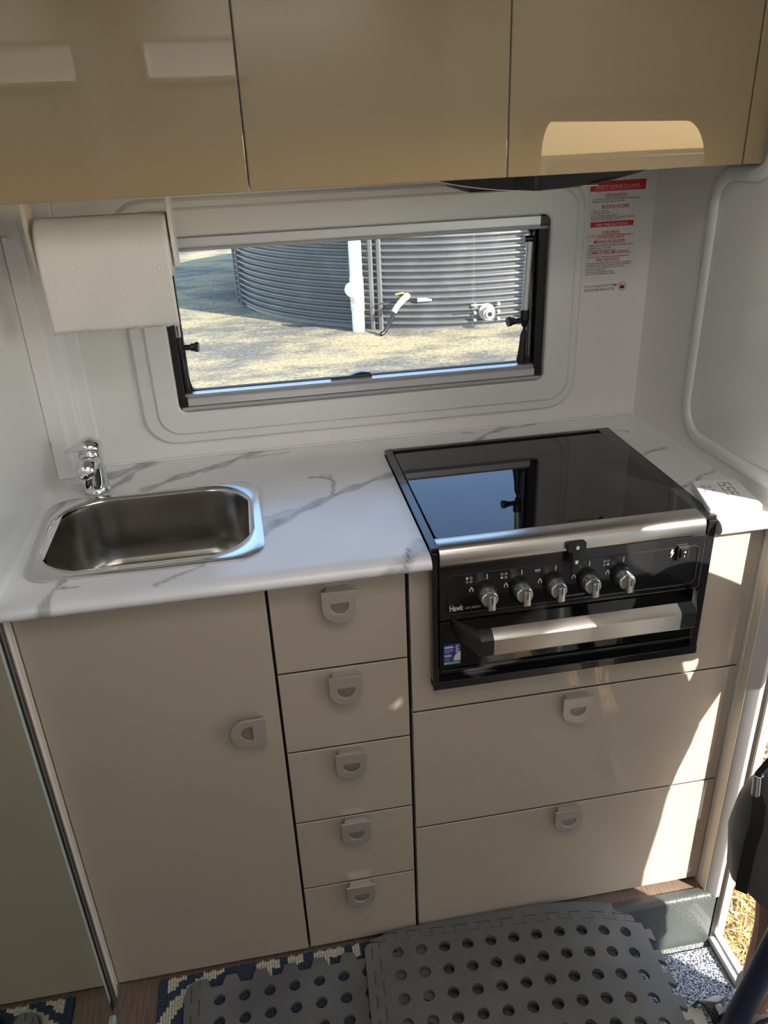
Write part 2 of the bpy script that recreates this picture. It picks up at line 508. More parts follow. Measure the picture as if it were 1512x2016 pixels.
# corner pilaster on the left of the back wall
tr = MB()
tr.loft([[(-.002, .487), (-.002, .436), (.036, .436), (.040, .440), (.040, .452), (.070, .478), (.080, .482), (.080, .489)]], True, True) if False else None
prof = [(.0005, .4895), (.0005, .437), (.030, .437), (.033, .440), (.033, .449), (.052, .449), (.056, .453), (.056, .480), (.078, .480), (.081, .484), (.081, .4895)]
tr.loft([[(x, y, z) for x, y in prof] for z in (.9005, 1.417)])
trim_1 = struct('trim_1', tr.mesh('trim_1', M['white_trim'], bev=.0012), 'white stepped corner cover strip beside the paper towel')
for z in (.977, 1.345):
    me = MB().lathe([(.0005, 0), (.0045, .0004), (.0052, .0018), (.0052, .004)], (.007, .4332, z), 'y', 16).mesh('screw_cap', M['white_trim'])
    link('screw_cap', me, trim_1)

# moulded rounded rim and raised inner panel on the right wall
def rim_path():
    P = []
    def arc(cy, cz, r, a0, a1, n=9):
        for k in range(n + 1):
            t = math.radians(a0 + (a1 - a0) * k / n); P.append((cy + r * math.cos(t), cz + r * math.sin(t)))
    P.append((-.004, .942)); P.append((.10, .936))
    arc(.222, 1.00, .066, -90, 0)           # near the worktop
    P.append((.286, 1.10)); P.append((.285, 1.25))
    arc(.232, 1.352, .052, 0, 90)
    P.append((.185, 1.404))
    for k in range(6):
        t = math.radians(-90 - 90 * k / 5); P.append((.172 + .028 * math.cos(t), 1.433 + .028 * math.sin(t)))
    P.append((.142, 1.50)); P.append((.142, 1.90))
    return P
RP = rim_path()
wx = lambda y: 1.209 + (YB - y) * .016
rim = MB(); rings = []
for i, (y, z) in enumerate(RP):
    a = Vector((RP[max(i - 1, 0)][0], RP[max(i - 1, 0)][1])); b = Vector((RP[min(i + 1, len(RP) - 1)][0], RP[min(i + 1, len(RP) - 1)][1]))
    d = (b - a).normalized(); nrm = Vector((d.y, -d.x))       # outward side
    ring = []
    for off, h in ((.012, .000), (.011, .003), (.007, .0062), (.001, .0075), (-.006, .0072), (-.0125, .0058), (-.0145, .003), (-.0150, .0005)):
        p = Vector((y, z)) + nrm * off
        ring.append((wx(p.x) - h, p.x, p.y))
    rings.append(ring)
rim.loft(rings, True, True, False)
link('moulded_rim', rim.mesh('moulded_rim', M['white_mould'], 60), wall_right, 'rounded white moulded rim')

# ------------------------------------------------------------------ doorway (right)
jm = MB()
JP = [(1.2178, -.0062), (1.2178, -.0280), (1.2190, -.0288), (1.2235, -.0288), (1.2235, -.0062)]
jm.loft([[(x, y, z) for x, y in JP] for z in (-.0, 1.52)])
door_1 = struct('door_1', jm.mesh('door_1', M['cream'], bev=.0015), 'cream door jamb beside the drawers')
link('frame', MB().loft([[(x, y, z) for x, y in ((1.2238, -.0062), (1.2238, -.0290), (1.2200, -.0296), (1.2345, -.0440), (1.2370, -.0455), (1.2420, -.0455), (1.2450, -.0425), (1.2450, -.0062))] for z in (-.0, 1.50)]).mesh('frame', M['frame_grey']), door_1, 'pale grey frame')
link('seal', MB().box(1.2453, 1.2560, -.040, -.0062, -.16, 1.49).mesh('seal', M['rubber']), door_1, 'black seal')
link('aluminium_profile', MB().box(1.2562, 1.2640, -.036, -.0062, -.16, 1.49).mesh('aluminium_profile', M['alu_dark']), door_1)
link('outer_frame', MB().box(1.2643, 1.292, -.024, .012, -.20, 1.50).mesh('outer_frame', M['white_mould'], bev=.002), door_1, 'white outer frame')
# rounded head of the doorway and far jamb
hd = []
hd_loop = [(-1.06, -.16), (-.008, -.16), (-.008, 1.53), (-1.06, 1.53)]
hole = rr(-1.03, -.032, -.5, 1.478, .085)
hole = [p for p in hole if p[1] > -.2]
hole = [(-.032, -.17)] + [p for p in hole if p[1] > 0] + [(-1.03, -.17)]
outer = [(-1.06, -.17), (-1.06, 1.53), (-.008, 1.53), (-.008, 1.2), (-.034, 1.2)]
headl = [(-1.06, -.17), (-1.03, -.17)] + [p for p in rr(-1.03, -.033, -.5, 1.478, .085, 8) if p[1] > 0][::-1] + [(-.0075, 1.2), (-.0075, 1.535), (-1.06, 1.535)]
# order: build explicitly
arcp = [p for p in rr(-1.03, -.033, -.5, 1.478, .085, 8) if p[1] > 0]       # starts at right side going up and over to the left
headl = [(-.0075, 1.30), (-.033, 1.30)] + arcp[0:] + [(-1.03, -.17), (-1.06, -.17), (-1.06, 1.535), (-.0075, 1.535)]
hm = prism('door_head', [headl], .06, M['frame_grey'], .002)
hm.transform(Matrix(((0, 0, 1, 1.254), (1, 0, 0, 0), (0, 1, 0, 0), (0, 0, 0, 1))))
link('door_head', hm, door_1, 'grey rounded door head')

# ------------------------------------------------------------------ window in the back wall
def ring_loop(x0, x1, z0, z1, r, y, n=8):
    return [(x, y, z) for x, z in rr(x0, x1, z0, z1, r, n)]
wfm = MB()
loops = [ring_loop(.170, 1.066, .931, 1.392, .062, .4899),
         ring_loop(.1715, 1.0645, .9325, 1.3905, .061, .4855),
         ring_loop(.176, 1.060, .937, 1.386, .058, .4815),
         ring_loop(.1985, 1.048, .952, 1.3765, .046, .4805),
         ring_loop(.2005, 1.046, .954, 1.3745, .045, .4775),
         ring_loop(.2035, 1.043, .957, 1.3715, .043, .4755),
         ring_loop(.2405, .9945, .9955, 1.3305, .018, .4745),
         ring_loop(.2435, .9915, .9985, 1.3275, .016, .4775),
         ring_loop(.2445, .9905, .9995, 1.3265, .015, .5150)]
wfm.loft(loops, False, False)
window_1 = struct('window_1', wfm.mesh('window_1', M['white_mould'], 28), 'white moulded surround of the wide window above the worktop')
link('seal', xf(prism('seal', [rr(.236, .999, .988, 1.342, .018), rr(.268, .966, 1.031, 1.297, .012)], .012, M['rubber']), WALL(0, .522, 0)), window_1, 'black rubber window seal')
sc = MB()
for x0, x1 in ((.2447, .2475), (.2475, .2560), (.2560, .2605)):
    pass
sc.box(.2447, .2575, .487, .515, 1.004, 1.322).box(.2595, .2625, .500, .516, 1.03, 1.30)
link('side_channel', sc.mesh('side_channel', M['rubber'], bev=.0012), window_1, 'black left blind channel')
sc = MB().box(.9735, .9903, .487, .515, 1.004, 1.322).box(.9675, .9705, .500, .516, 1.03, 1.30)
link('side_channel', sc.mesh('side_channel', M['rubber'], bev=.0012), window_1, 'black right blind channel')
# aluminium blind rails, stepped profile along x
def rail(name, x0, x1, prof, m, lab=None):
    me = MB().loft([[(x, y, z) for y, z in prof] for x in (x0, x1)]).mesh(name, m, 25)
    return link(name, me, window_1, lab)
rail('top_rail', .252, .9720, [(.512, 1.3262), (.4840, 1.3262), (.4815, 1.324), (.4815, 1.3095), (.4840, 1.3065), (.512, 1.3065)], M['alu'], 'aluminium blind cassette rail')
rail('top_rail_lip', .252, .9885, [(.512, 1.3060), (.485, 1.3060), (.4825, 1.3035), (.485, 1.3005), (.512, 1.3005)], M['alu'])
rail('rail_end_cap', .9722, .9885, [(.512, 1.3262), (.4838, 1.3262), (.4812, 1.324), (.4812, 1.3095), (.4838, 1.3065), (.512, 1.3065)], M['black'], 'black plastic rail end cap')
rail('bottom_rail', .262, .9735, [(.514, 1.0240), (.487, 1.0240), (.4845, 1.022), (.4845, 1.0095), (.487, 1.0075), (.514, 1.0075)], M['alu'], 'aluminium blind rail')
rail('bottom_rail_lip', .247, .986, [(.514, 1.0300), (.4925, 1.0300), (.4905, 1.0285), (.4925, 1.0245), (.514, 1.0245)], M['alu'])
rail('bottom_rail_lip', .250, .986, [(.514, 1.0070), (.4825, 1.0070), (.4800, 1.0045), (.4825, 1.0005), (.514, 1.0005)], M['alu'])
rail('rail_end_cap', .2475, .2618, [(.514, 1.0240), (.4865, 1.0240), (.4842, 1.022), (.4842, 1.0095), (.4865, 1.0075), (.514, 1.0075)], M['black'])
rail('rail_end_cap', .9737, .9895, [(.514, 1.0240), (.4865, 1.0240), (.4842, 1.022), (.4842, 1.0095), (.4865, 1.0075), (.514, 1.0075)], M['black'])
link('pane', MB().box(.243, .992, .5295, .5335, .995, 1.335).mesh('pane', M['pane']), window_1, 'clear acrylic pane')

def stay(x, lab, s):
    """telescopic window stay; s = +1 knob points to +x"""
    tube = MB().tube([(x, .509, 1.275), (x - .010 * s * 0 - .006 * (s < 0), .507, 1.132)], .0072, 14)
    t = link('window_stay', tube.mesh('window_stay', M['alu']), window_1, lab)
    xb = x - .006 * (s < 0)
    link('pivot', MB().tube([(x - .012, .509, 1.280), (x + .016, .509, 1.280)], .0065, 12).mesh('pivot', M['black']), t)
    cl = MB().tube([(xb, .507, 1.142), (xb, .507, 1.122)], .0095, 14).tube([(xb, .507, 1.122), (xb, .507, 1.108)], [.0095, .005], 14)
    cl.tube([(xb, .507, 1.121), (xb + .022 * s, .505, 1.1205)], .0055, 12)
    link('clamp', cl.mesh('clamp', M['black']), t)
    kn = MB().tube([(xb + .022 * s, .505, 1.1205), (xb + .030 * s, .505, 1.1205), (xb + .030 * s, .505, 1.1205), (xb + .037 * s, .504, 1.120)], [.0075, .0075, .0098, .0098], 8)
    link('clamp_knob', kn.mesh('clamp_knob', M['black']), t)
    lower = MB()
    lower.tube([(xb, .507, 1.108), (xb, .507, 1.098)], .0030, 10)
    lower.tube([(xb, .507, 1.100), (xb + .001 * s, .508, 1.090), (xb + .002 * s, .508, 1.070), (xb + .003 * s, .508, 1.050), (xb + .004 * s, .508, 1.038), (xb + .002 * s, .508, 1.029)],
               [.0045, .0068, .0072, .0088, .0105, .0080], 12)
    lower.box(min(xb, xb - .014 * s), max(xb, xb - .014 * s), .502, .514, 1.030, 1.044)
    link('stay_arm', lower.mesh('stay_arm', M['black']), t)
stay(.259, 'metal telescopic window stay near the paper towel', 1)
stay(.962, 'metal telescopic window stay near the red notice', -1)
lt = MB().box(.549, .632, .507, .519, 1.0285, 1.0355)
lt.loft([[(x, y, z) for x, z in ((.583, 1.0335), (.600, 1.0395), (.613, 1.0415), (.630, 1.0390), (.634, 1.0350), (.634, 1.0285), (.583, 1.0285))] for y in (.5075, .524)])
link('window_latch', lt.mesh('window_latch', M['black_enamel'], bev=.0015), window_1, 'black window latch on the sill rail')

# ------------------------------------------------------------------ kitchen base units
def front(name, x0, x1, z0, z1, parent, y=0.0, m=None, label=None):
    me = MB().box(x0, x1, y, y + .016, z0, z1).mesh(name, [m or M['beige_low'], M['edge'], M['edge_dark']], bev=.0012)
    # pale edging on the sides, gap shade painted on top and bottom
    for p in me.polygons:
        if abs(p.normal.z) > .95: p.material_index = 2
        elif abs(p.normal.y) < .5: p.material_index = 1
    return link(name, me, parent, label)

def d_outline(w=.055, h=.058):
    """D shape hanging down from its straight top edge"""
    r = w / 2; out = [(-r, 0), (-r, -(h - r))]
    out += [(r * math.cos(t), -(h - r) + r * math.sin(t)) for t in [PI + PI * k / 18 for k in range(1, 18)]]
    return out + [(r, -(h - r)), (r, 0)]
def d_hole(w=.0290, top=-.0215):
    r = w / 2
    return [(-r, top)] + [(r * math.cos(t), top - .005 + r * math.sin(t)) for t in [PI + PI * k / 14 for k in range(0, 15)]] + [(r, top)]
def handle_mesh():
    a = prism('handle', [d_outline(), d_hole()[::-1]], .0042, M['handle'], .0006)
    b = MB().loft([[(-.023, -.0005, 0), (.023, -.0005, 0), (.023, -.007, 0), (-.023, -.007, 0)], [(-.0185, -.001, -.0166), (.0185, -.001, -.0166), (.0185, -.009, -.0166), (-.0185, -.009, -.0166)]]).mesh('b', M['handle'], bev=.001)
    return join('handle', [(a, Matrix()), (b, Matrix())], [M['handle']])
HM = handle_mesh(); harden(fin(HM))
def handle(parent, x, z, rot=0.0):
    o = link('handle', HM, parent)
    o.matrix_basis = WALL(x, -.0170, z) @ Matrix.Rotation(rot, 4, 'Z')
    return o

Z0 = .015
def carcass(parent, x0, x1, zt, cut=None):
    b = MB()
    b.box(x0, x0 + .012, .0175, .47, .002, zt).box(x1 - .012, x1, .0175, .47, .002, zt)
    b.box(x0 + .012, x1 - .012, .0175, .47, .002, .016).box(x0 + .012, x1 - .012, .455, .47, .016, zt - .2)
    b.box(x0 + .012, x1 - .012, .0175, .024, .016, zt)
    if cut: b = cut(b)
    return link('body', b.mesh('body', M['carcass']), parent)

sink_cab = thing('sink_cabinet', 'tall single door beige base cabinet under the sink', 'cabinet', (.19, .2, 0))
carcass(sink_cab, .001, .379, .868)
front('side_filler', -.0002, .0035, Z0, .868, sink_cab, -.004, M['edge'], 'pale edge strip')
dr = front('door', .0055, .3765, Z0, .866, sink_cab, label='plain beige door')
handle(dr, .3515, .600, -PI / 2)

drawer_cab = thing('drawer_cabinet', 'narrow beige cabinet with five stacked drawers', 'cabinet', (.49, .2, 0))
carcass(drawer_cab, .3795, .6005, .868)
zs = [.866, .6968, .5279, .3595, .186, Z0]
hz = [.8535, .688, .5225, .3575, .1885]
for i in range(5):
    d = front('drawer', .3812, .5975, zs[i + 1] + .0018, zs[i] - .0018, drawer_cab)
    handle(d, .4895, hz[i])

oven_cab = thing('oven_cabinet', 'beige base cabinet holding the cooker above two wide drawers', 'cabinet', (.91, .2, 0))
ob_ = MB()
ob_.box(.602, .614, .0175, .47, .002, .866).box(1.198, 1.213, .0175, .47, .002, .866).box(.614, 1.198, .0175, .47, .002, .016)
ob_.box(.614, 1.198, .0175, .024, .016, .60).box(.614, 1.198, .455, .47, .016, .7).box(.614, 1.198, .024, .455, .600, .612)
link('body', ob_.mesh('body', M['carcass']), oven_cab)
fp = prism('surround_panel', [[(.6035, .5795), (1.2145, .5795), (1.2145, .868), (1.109, .868), (1.109, .641), (.638, .641), (.638, .868), (.6035, .868)]], .016, M['beige_low'], .0012)
link('surround_panel', xf(fp, WALL(0, .008, 0)), oven_cab, 'beige panel around the cooker')
d = front('drawer', .6035, 1.2145, .3000, .5755, oven_cab); handle(d, .900, .5715)
d = front('drawer', .6035, 1.2145, Z0, .2960, oven_cab); handle(d, .9015, .297)

# ------------------------------------------------------------------ marbled worktop with veins
VEINS = [  # points (x, y), half width
    ([(0.382, 0.111), (0.403, 0.134), (0.421, 0.158), (0.458, 0.187), (0.507, 0.227), (0.547, 0.253), (0.588, 0.275), (0.633, 0.299)], .0065, .60),
    ([(0.384, 0.125), (0.395, 0.139), (0.410, 0.150)], .009, .55),
    ([(0.384, 0.168), (0.423, 0.186), (0.45, 0.195), (0.488, 0.217)], .0018, .45),
    ([(0.384, 0.150), (0.41, 0.170), (0.445, 0.190)], .0035, .3),
    ([(0.09, 0.426), (0.119, 0.444), (0.15, 0.467), (0.173, 0.488)], .012, .6),
    ([(0.098, 0.347), (0.112, 0.384), (0.133, 0.402), (0.147, 0.449), (.17, .47)], .0055, .6),
    ([(0.172, 0.344), (0.22, 0.384), (0.277, 0.415), (0.316, 0.43), (0.352, 0.461), (0.388, 0.485)], .0075, .62),
    ([(.352, .461), (.372, .452), (.40, .458), (.45, .462)], .0025, .5),
    ([(0.277, 0.402), (0.316, 0.437), (0.357, 0.470)], .005, .45),
    ([(0.477, 0.323), (0.493, 0.319), (0.514, 0.309), (0.519, 0.288), (0.517, 0.254), (0.507, 0.23)], .0014, .7),
    ([(0.50, 0.331), (0.52, 0.324), (0.514, 0.309)], .0012, .5),
    ([(0.555, -0.06), (0.580, -0.040), (0.604, -0.014), (0.634, 0.016)], .012, .42),
    ([(0.561, -0.062), (0.586, -0.037), (0.600, -0.014), (.606, .008)], .0016, .8),
    ([(0.060, -0.07), (0.064, -0.035), (0.069, 0.000), (0.080, 0.030)], .0045, .6),
    ([(0.069, 0.005), (0.082, 0.012), (0.105, 0.008)], .0015, .6),
    ([(0.22, -0.009), (0.252, 0.008), (0.274, 0.020), (0.292, 0.036)], .0016, .55),
    ([(0.836, 0.426), (0.873, 0.458), (0.908, 0.476), (0.941, 0.473), (0.978, 0.486)], .004, .65),
    ([(0.818, 0.474), (0.838, 0.465)], .004, .5),
    ([(1.113, 0.258), (1.139, 0.275), (1.159, 0.281), (1.181, 0.288)], .002, .6),
    ([(1.13, 0.40), (1.15, 0.392), (1.145, 0.38)], .0015, .5),
    ([(1.114, 0.104), (1.13, 0.116), (1.148, 0.122)], .0028, .7),
    ([(1.15, .118), (1.178, 0.149), (1.201, 0.155), (1.218, 0.167)], .002, .55),
    ([(0.048, 0.4), (0.066, 0.408), (0.089, 0.414)], .004, .4),
    ([(.02, .20), (.03, .235), (.012, .26)], .002, .4),
]
def worktop():
    # profile along s: back (y .489) to front bullnose, then down and under
    ys = list(np.arange(.489, -.0145, -.0042)); zz = [.9] * len(ys); u = list(ys)
    yc, zc, r = -.0145, .8865, .0135
    for k in range(1, 10):
        t = math.radians(90 + 180 * k / 9 * .94); ys.append(yc + r * 1.5 * math.cos(t)); zz.append(zc + r * math.sin(t)); u.append(u[-1] - .0048)
    ys.append(.02); zz.append(.8722); u.append(u[-1])
    xs = np.arange(-.0, 1.2265, .0042); xs[-1] = 1.2255
    xs = np.unique(np.concatenate([xs, [.6345, 1.1135]]))
    nx, ns = len(xs), len(ys)
    X = np.repeat(xs[None, :], ns, 0); Y = np.repeat(np.array(ys)[:, None], nx, 1); Zz = np.repeat(np.array(zz)[:, None], nx, 1); U = np.repeat(np.array(u)[:, None], nx, 1)
    V = np.stack([X, Y, Zz], -1).reshape(-1, 3)
    F = []
    for i in range(ns - 1):
        for j in range(nx - 1):
            cx, cy = (xs[j] + xs[j + 1]) / 2, (ys[i] + ys[i + 1]) / 2
            if .036 < cx < .360 and .060 < cy < .312 and i < 125: continue      # bowl
            if .6345 < cx < 1.1135 and cy < .398: continue                        # cooker
            a = i * nx + j
            F.append((a, a + nx, a + nx + 1, a + 1))
    me = bpy.data.meshes.new('worktop'); me.from_pydata(V.tolist(), [], F)
    # vein colours (print of the laminate)
    px = X.reshape(-1).copy(); py = U.reshape(-1).copy()
    def wob(s, a, ph):
        return a * (np.sin(px * s + py * s * .7 + ph) + .6 * np.sin(px * s * 2.3 - py * s * 1.9 + ph * 2.1) + .4 * np.sin(py * s * 4.1 + px * s * 3.3 + ph))
    qx = px + wob(75, .0016, .3); qy = py + wob(83, .0016, 1.7)
    dark = np.zeros(len(px))
    for pts, hw, amt in VEINS:
        best = np.full(len(px), 9.); 
        for (x0, y0), (x1, y1) in zip(pts[:-1], pts[1:]):
            dx, dy = x1 - x0, y1 - y0; L = dx * dx + dy * dy
            t = np.clip(((qx - x0) * dx + (qy - y0) * dy) / L, 0, 1)
            best = np.minimum(best, np.hypot(qx - x0 - t * dx, qy - y0 - t * dy))
        w = hw * (1 + .45 * np.sin(px * 61 + py * 47)) + .0012
        a = np.clip(1.5 - best / w, 0, 1)
        edge = np.clip(1 - np.abs(best / w - .75) * 3, 0, 1) * .35
        dark = np.maximum(dark, np.clip(1.22 * a * amt * (.85 + .25 * np.sin(px * 70 - py * 55) * np.sin(px * 113 + py * 38)) + edge * amt, 0, 1))
    mott = .012 * np.sin(px * 23 + py * 31) + .010 * np.sin(px * 51 - py * 37 + 2)
    base = np.stack([.79 + mott, .785 + mott, .80 + mott], -1); vein = np.array([.20, .215, .20])
    col = base * (1 - dark[:, None]) + vein * dark[:, None]
    ca = me.color_attributes.new('vein', 'FLOAT_COLOR', 'POINT')
    ca.data.foreach_set('color', np.concatenate([col, np.ones((len(col), 1))], 1).astype(np.float32).ravel())
    me.materials.append(M['marble'])
    return fin(me, 40)
wt = thing('worktop', 'white marble pattern worktop with grey veins and rounded front edge', 'worktop', (.6, .25, .88))
link('worktop_slab', worktop(), wt)
ec = []
for k in range(15):
    t = 2 * PI * k / 15; ec.append((-.0125 + .0215 * math.cos(t), .8865 + .0142 * math.sin(t)))
em = MB().loft([[(1.1128, y, z) for y, z in ec], [(1.1195, y * 1.0, z) for y, z in ec], ]).mesh('end_cap', M['frame_grey'], bev=.0015)
link('end_cap', em, wt, 'pale grey plastic end cap')
link('wall_bead', MB().box(.081, 1.209, .4835, .4893, .9002, .9035).mesh('wall_bead', M['white_trim'], bev=.001), wt)

# ------------------------------------------------------------------ sink and tap
sk = thing('sink', 'rectangular stainless steel sink bowl set into the marbled worktop', 'sink', (.19, .19, .90))
def skl(x0, x1, y0, y1, r, z, n=9): return [(x, y, z) for x, y in rr(x0, x1, y0, y1, r, n)]
def skew(L):  # photo: rim slightly wider at the wall end
    return [(x - .012 * (y - .04) / .29 * max(0, (.2 - x) / .2), y, z) for x, y, z in L]
rimL = [skl(.017, .3845, .033, .331, .045, .9004), skl(.017, .3845, .033, .331, .045, .9025), skl(.0195, .382, .0355, .3285, .043, .9040),
        skl(.025, .3765, .041, .323, .060, .9042), skl(.0285, .369, .0505, .319, .092, .9036), skl(.031, .3665, .053, .3165, .090, .9020), skl(.033, .3645, .055, .3145, .088, .8985)]
link('rim', MB().loft([skew(r) for r in rimL], False, False).mesh('rim', M['sink_rim'], 50), sk, 'polished steel rim')
bowlL = [skl(.033, .3645, .055, .3145, .088, .8985), skl(.0345, .363, .0565, .313, .087, .890), skl(.039, .3585, .061, .3085, .083, .81), skl(.043, .3545, .065, .3045, .080, .785),
         skl(.052, .3455, .074, .2955, .072, .772), skl(.068, .3295, .090, .2795, .060, .766), skl(.17, .22, .17, .20, .014, .764)]
link('bowl', MB().loft(bowlL, False, True).mesh('bowl', M['sink'], 50), sk, 'brushed steel bowl')
link('waste', MB().lathe([(.0005, .7655), (.022, .7655), (.026, .7675), (.028, .7665), (.028, .7645)], (.195, .185, 0), 'z', 24).mesh('waste', M['chrome']), sk)

tp = thing('tap', 'small chrome mixer tap with a beaked lever beside the sink', 'tap', (.084, .366, .90))
TX, TY = .084, .368
bd = MB().lathe([(.0245, .9003), (.0250, .903), (.0235, .906), (.0228, .907), (.0222, .912), (.0216, .945), (.0214, .974), (.0200, .979)], (TX, TY, 0), 'z', 28)
link('body', bd.mesh('body', M['chrome']), tp)
sp = MB()
def ell(c, a, b, d, n=18, dirv=(0, -1, 0)):
    return c
rg = []
for y, z, rx, rz in ((.366, .958, .0190, .0170), (.350, .9620, .0188, .0165), (.336, .9640, .0184, .0160), (.324, .9630, .0178, .0155), (.316, .960, .0168, .0148), (.311, .957, .0145, .0125), (.308, .955, .008, .007)):
    rg.append([(TX - .004 * (.352 - y) / .06 + rx * math.cos(2 * PI * k / 18), y, z + rz * math.sin(2 * PI * k / 18)) for k in range(18)])
sp.loft(rg)
link('spout', sp.mesh('spout', M['chrome']), tp)
link('aerator', MB().lathe([(.0120, .928), (.0124, .929), (.0132, .944), (.0132, .954)], (TX - .004, .324, 0), 'z', 20).mesh('aerator', M['chrome']), tp)
lv = MB(); rg = []
for t, x, z, w, h in ((0, .1065, .974, .004, .005), (.05, .1065, .975, .013, .009), (.12, .104, .977, .0185, .0130), (.3, .094, .980, .0225, .0175), (.5, .080, .9815, .0220, .0170), (.65, .068, .980, .0185, .0125), (.8, .056, .9765, .0135, .0075), (.92, .046, .9735, .0095, .0045), (1, .0415, .972, .004, .002)):
    z += .0095; w *= 1.08
    rg.append([(x, TY - .004 + w * math.cos(2 * PI * k / 18), z + h * (math.sin(2 * PI * k / 18) if math.sin(2 * PI * k / 18) > 0 else .45 * math.sin(2 * PI * k / 18))) for k in range(18)])
lv.loft(rg).lathe([(.0175, .9775), (.0185, .981), (.0180, .988)], (TX, TY, 0), 'z', 24)
link('lever', lv.mesh('lever', M['chrome'], 60), tp)

# ------------------------------------------------------------------ cooker
ck = thing('cooker', 'built-in black gas cooker with glass lid, five knobs and oven handle', 'cooker', (.874, .2, .64))
fr = MB()
fr.box(.6365, .6490, -.018, .404, .9003, .9078).box(1.0850, 1.1115, -.018, .404, .9003, .9078).box(.6490, 1.0850, .3925, .404, .9003, .9078)
fr.box(.6365, .6465, -.020, -.0005, .642, .9003).box(1.0965, 1.1115, -.020, -.0005, .642, .9003)
fr.box(.6365, 1.1115, -.022, -.0005, .6365, .6530)
link('outer_frame', fr.mesh('outer_frame', M['black_enamel'], bev=.0015), ck, 'black surround')
bdy = MB().box(.6495, 1.0845, .0, .392, .880, .898).box(.647, 1.096, -.004, .38, .654, .880)
link('oven_box', bdy.mesh('oven_box', M['rubber']), ck)
lid = prism('glass_lid', [rr(.6505, 1.0840, .0065, .3660, .006)], .006, M['black_glass'], .0008)
link('glass_lid', xf(lid, T(0, 0, .9090)), ck, 'black glass lid')
link('lid_hinge', MB().box(.66, 1.075, .368, .391, .8985, .9035).mesh('lid_hinge', M['black']), ck)
tprof = [(.0055, .9125), (.0035, .9135), (-.024, .9135), (-.031, .910), (-.0345, .903), (-.0355, .889), (-.0345, .8855), (-.030, .8845), (-.028, .888), (-.026, .905), (.0055, .908)]
link('lid_trim', MB().loft([[(x, y, z) for y, z in tprof] for x in (.6465, 1.0835)]).mesh('lid_trim', M['steel'], 40), ck, 'brushed steel lid edge')
pan = prism('control_panel', [rr(.6475, 1.0958, .7745, .8775, .004)], .012, M['black_enamel'], .002)
pan = xf(pan, WALL(0, -.016, 0))
cp = link('control_panel', pan, ck)
lp = rr(.660, 1.0845, .786, .8585, .010)
pts = [(x, -.0218, z) for x, z in lp]; pts.append(pts[0]); pts.append(pts[1])
link('raised_border', MB().tube(pts, .0014, 8, False).mesh('raised_border', M['black_enamel']), cp)
def printed(name, items, parent, mats, label=None):
    return link(name, join(name, items, mats), parent, label)
PY = -.0226
wp = []
def wt_(body, size, x, z, m=M['print_white'], **k):
    wp.append((text_mesh('t', body, size, m, **k), WALL(x, PY, z)))
def ringm(x, z, r, filled):
    lo = [circle(0, 0, r, 14)]
    if not filled: lo.append(circle(0, 0, r * .68, 14)[::-1])
    wp.append((prism('t', lo, .0002, M['print_white'], smooth=0), WALL(x, PY, z)))
wt_('Hawk', .0150, .6640, .7925, align='LEFT', bold=.02, width=.0225)
wt_('600 SERIES', .0058, .6895, .7935, M['print_grey'], align='LEFT', shear=.25)
wt_('TURN - HOLD DEPRESSED', .0042, .843, .7920, M['print_grey'], align='LEFT', shear=.2)
KX = [.7235, .7805, .8370, .8940, .9520]
burn = {0: 0, 1: 2, 4: 3}
for i, x in enumerate(KX):
    wp.append((prism('t', [[(-.0008, -.0045), (.0008, -.0045), (.0008, .0045), (-.0008, .0045)]], .0002, M['print_white'], smooth=0), WALL(x + .002, PY, .8495)))
    fx, fz = x - .0235, .8285
    for s in (-1, 1):
        wp.append((prism('t', [[(0, .006), (s * .0014, .0035), (s * .0036, 0), (s * .0032, -.004), (s * .0016, -.004), (s * .0020, -.0005), (0, .002)][::s]], .0002, M['print_white'], smooth=0), WALL(fx, PY, fz)))
    if i in burn:
        for q, (a, b) in enumerate(((-.0033, .0033), (.0033, .0033), (-.0033, -.0033), (.0033, -.0033))):
            ringm(x - .0275 + a, .847 + b, .0022, q == burn[i])
    elif i == 2:
        wp.append((prism('t', [[(-.0046, 0), (.0046, 0), (.0046, .0018), (-.0046, .0018)]], .0002, M['print_white'], smooth=0), WALL(x - .0285, PY, .849)))
        for k in range(5):
            wp.append((prism('t', [[(-.0004, -.0022), (.0004, -.0022), (.0004, 0), (-.0004, 0)]], .0002, M['print_grey'], smooth=0), WALL(x - .0285 - .0036 + k * .0018, PY, .848)))
wp.append((prism('t', [[(.0012, .0075), (-.0022, .0072), (-.0036, -.0004), (-.0006, .0004), (-.0026, -.0085), (.0034, .0018), (.0006, .0010)]], .0002, M['print_white'], smooth=0), WALL(1.0385, PY, .849)))
printed('panel_print', wp, cp, [M['print_white'], M['print_grey']], 'white panel lettering and burner symbols')

kb = MB().lathe([(.0175, -.0222), (.0178, -.026), (.0165, -.031), (.0160, -.032)], (0, 0, 0), 'y', 24)
KBm = kb.mesh('knob', M['black'])
kc = MB().lathe([(.0140, -.032), (.0142, -.046), (.0132, -.0485), (.0125, -.049)], (0, 0, 0), 'y', 28)
KCm = kc.mesh('cap', M['knob'])
kg = MB().box(-.0058, .0058, -.0605, -.0470, -.0135, .0132)
KGm = kg.mesh('grip', M['knob'], bev=.0018)
KPm = MB().box(-.0007, .0007, -.0612, -.0602, .000, .0128).mesh('pointer', M['black'])
for x in KX:
    k = link('knob', KBm, ck, 'silver control knob'); k.location = (x, 0, .8215)
    for n, mm in (('knob_cap', KCm), ('grip', KGm), ('pointer_line', KPm)):
        c = bpy.data.objects.new(n, mm); C.objects.link(c); c.parent = k
sw = link('ignition_switch', MB().box(1.0455, 1.0655, -.0275, -.0221, .8380, .8620).mesh('ignition_switch', M['black'], bev=.001), ck)
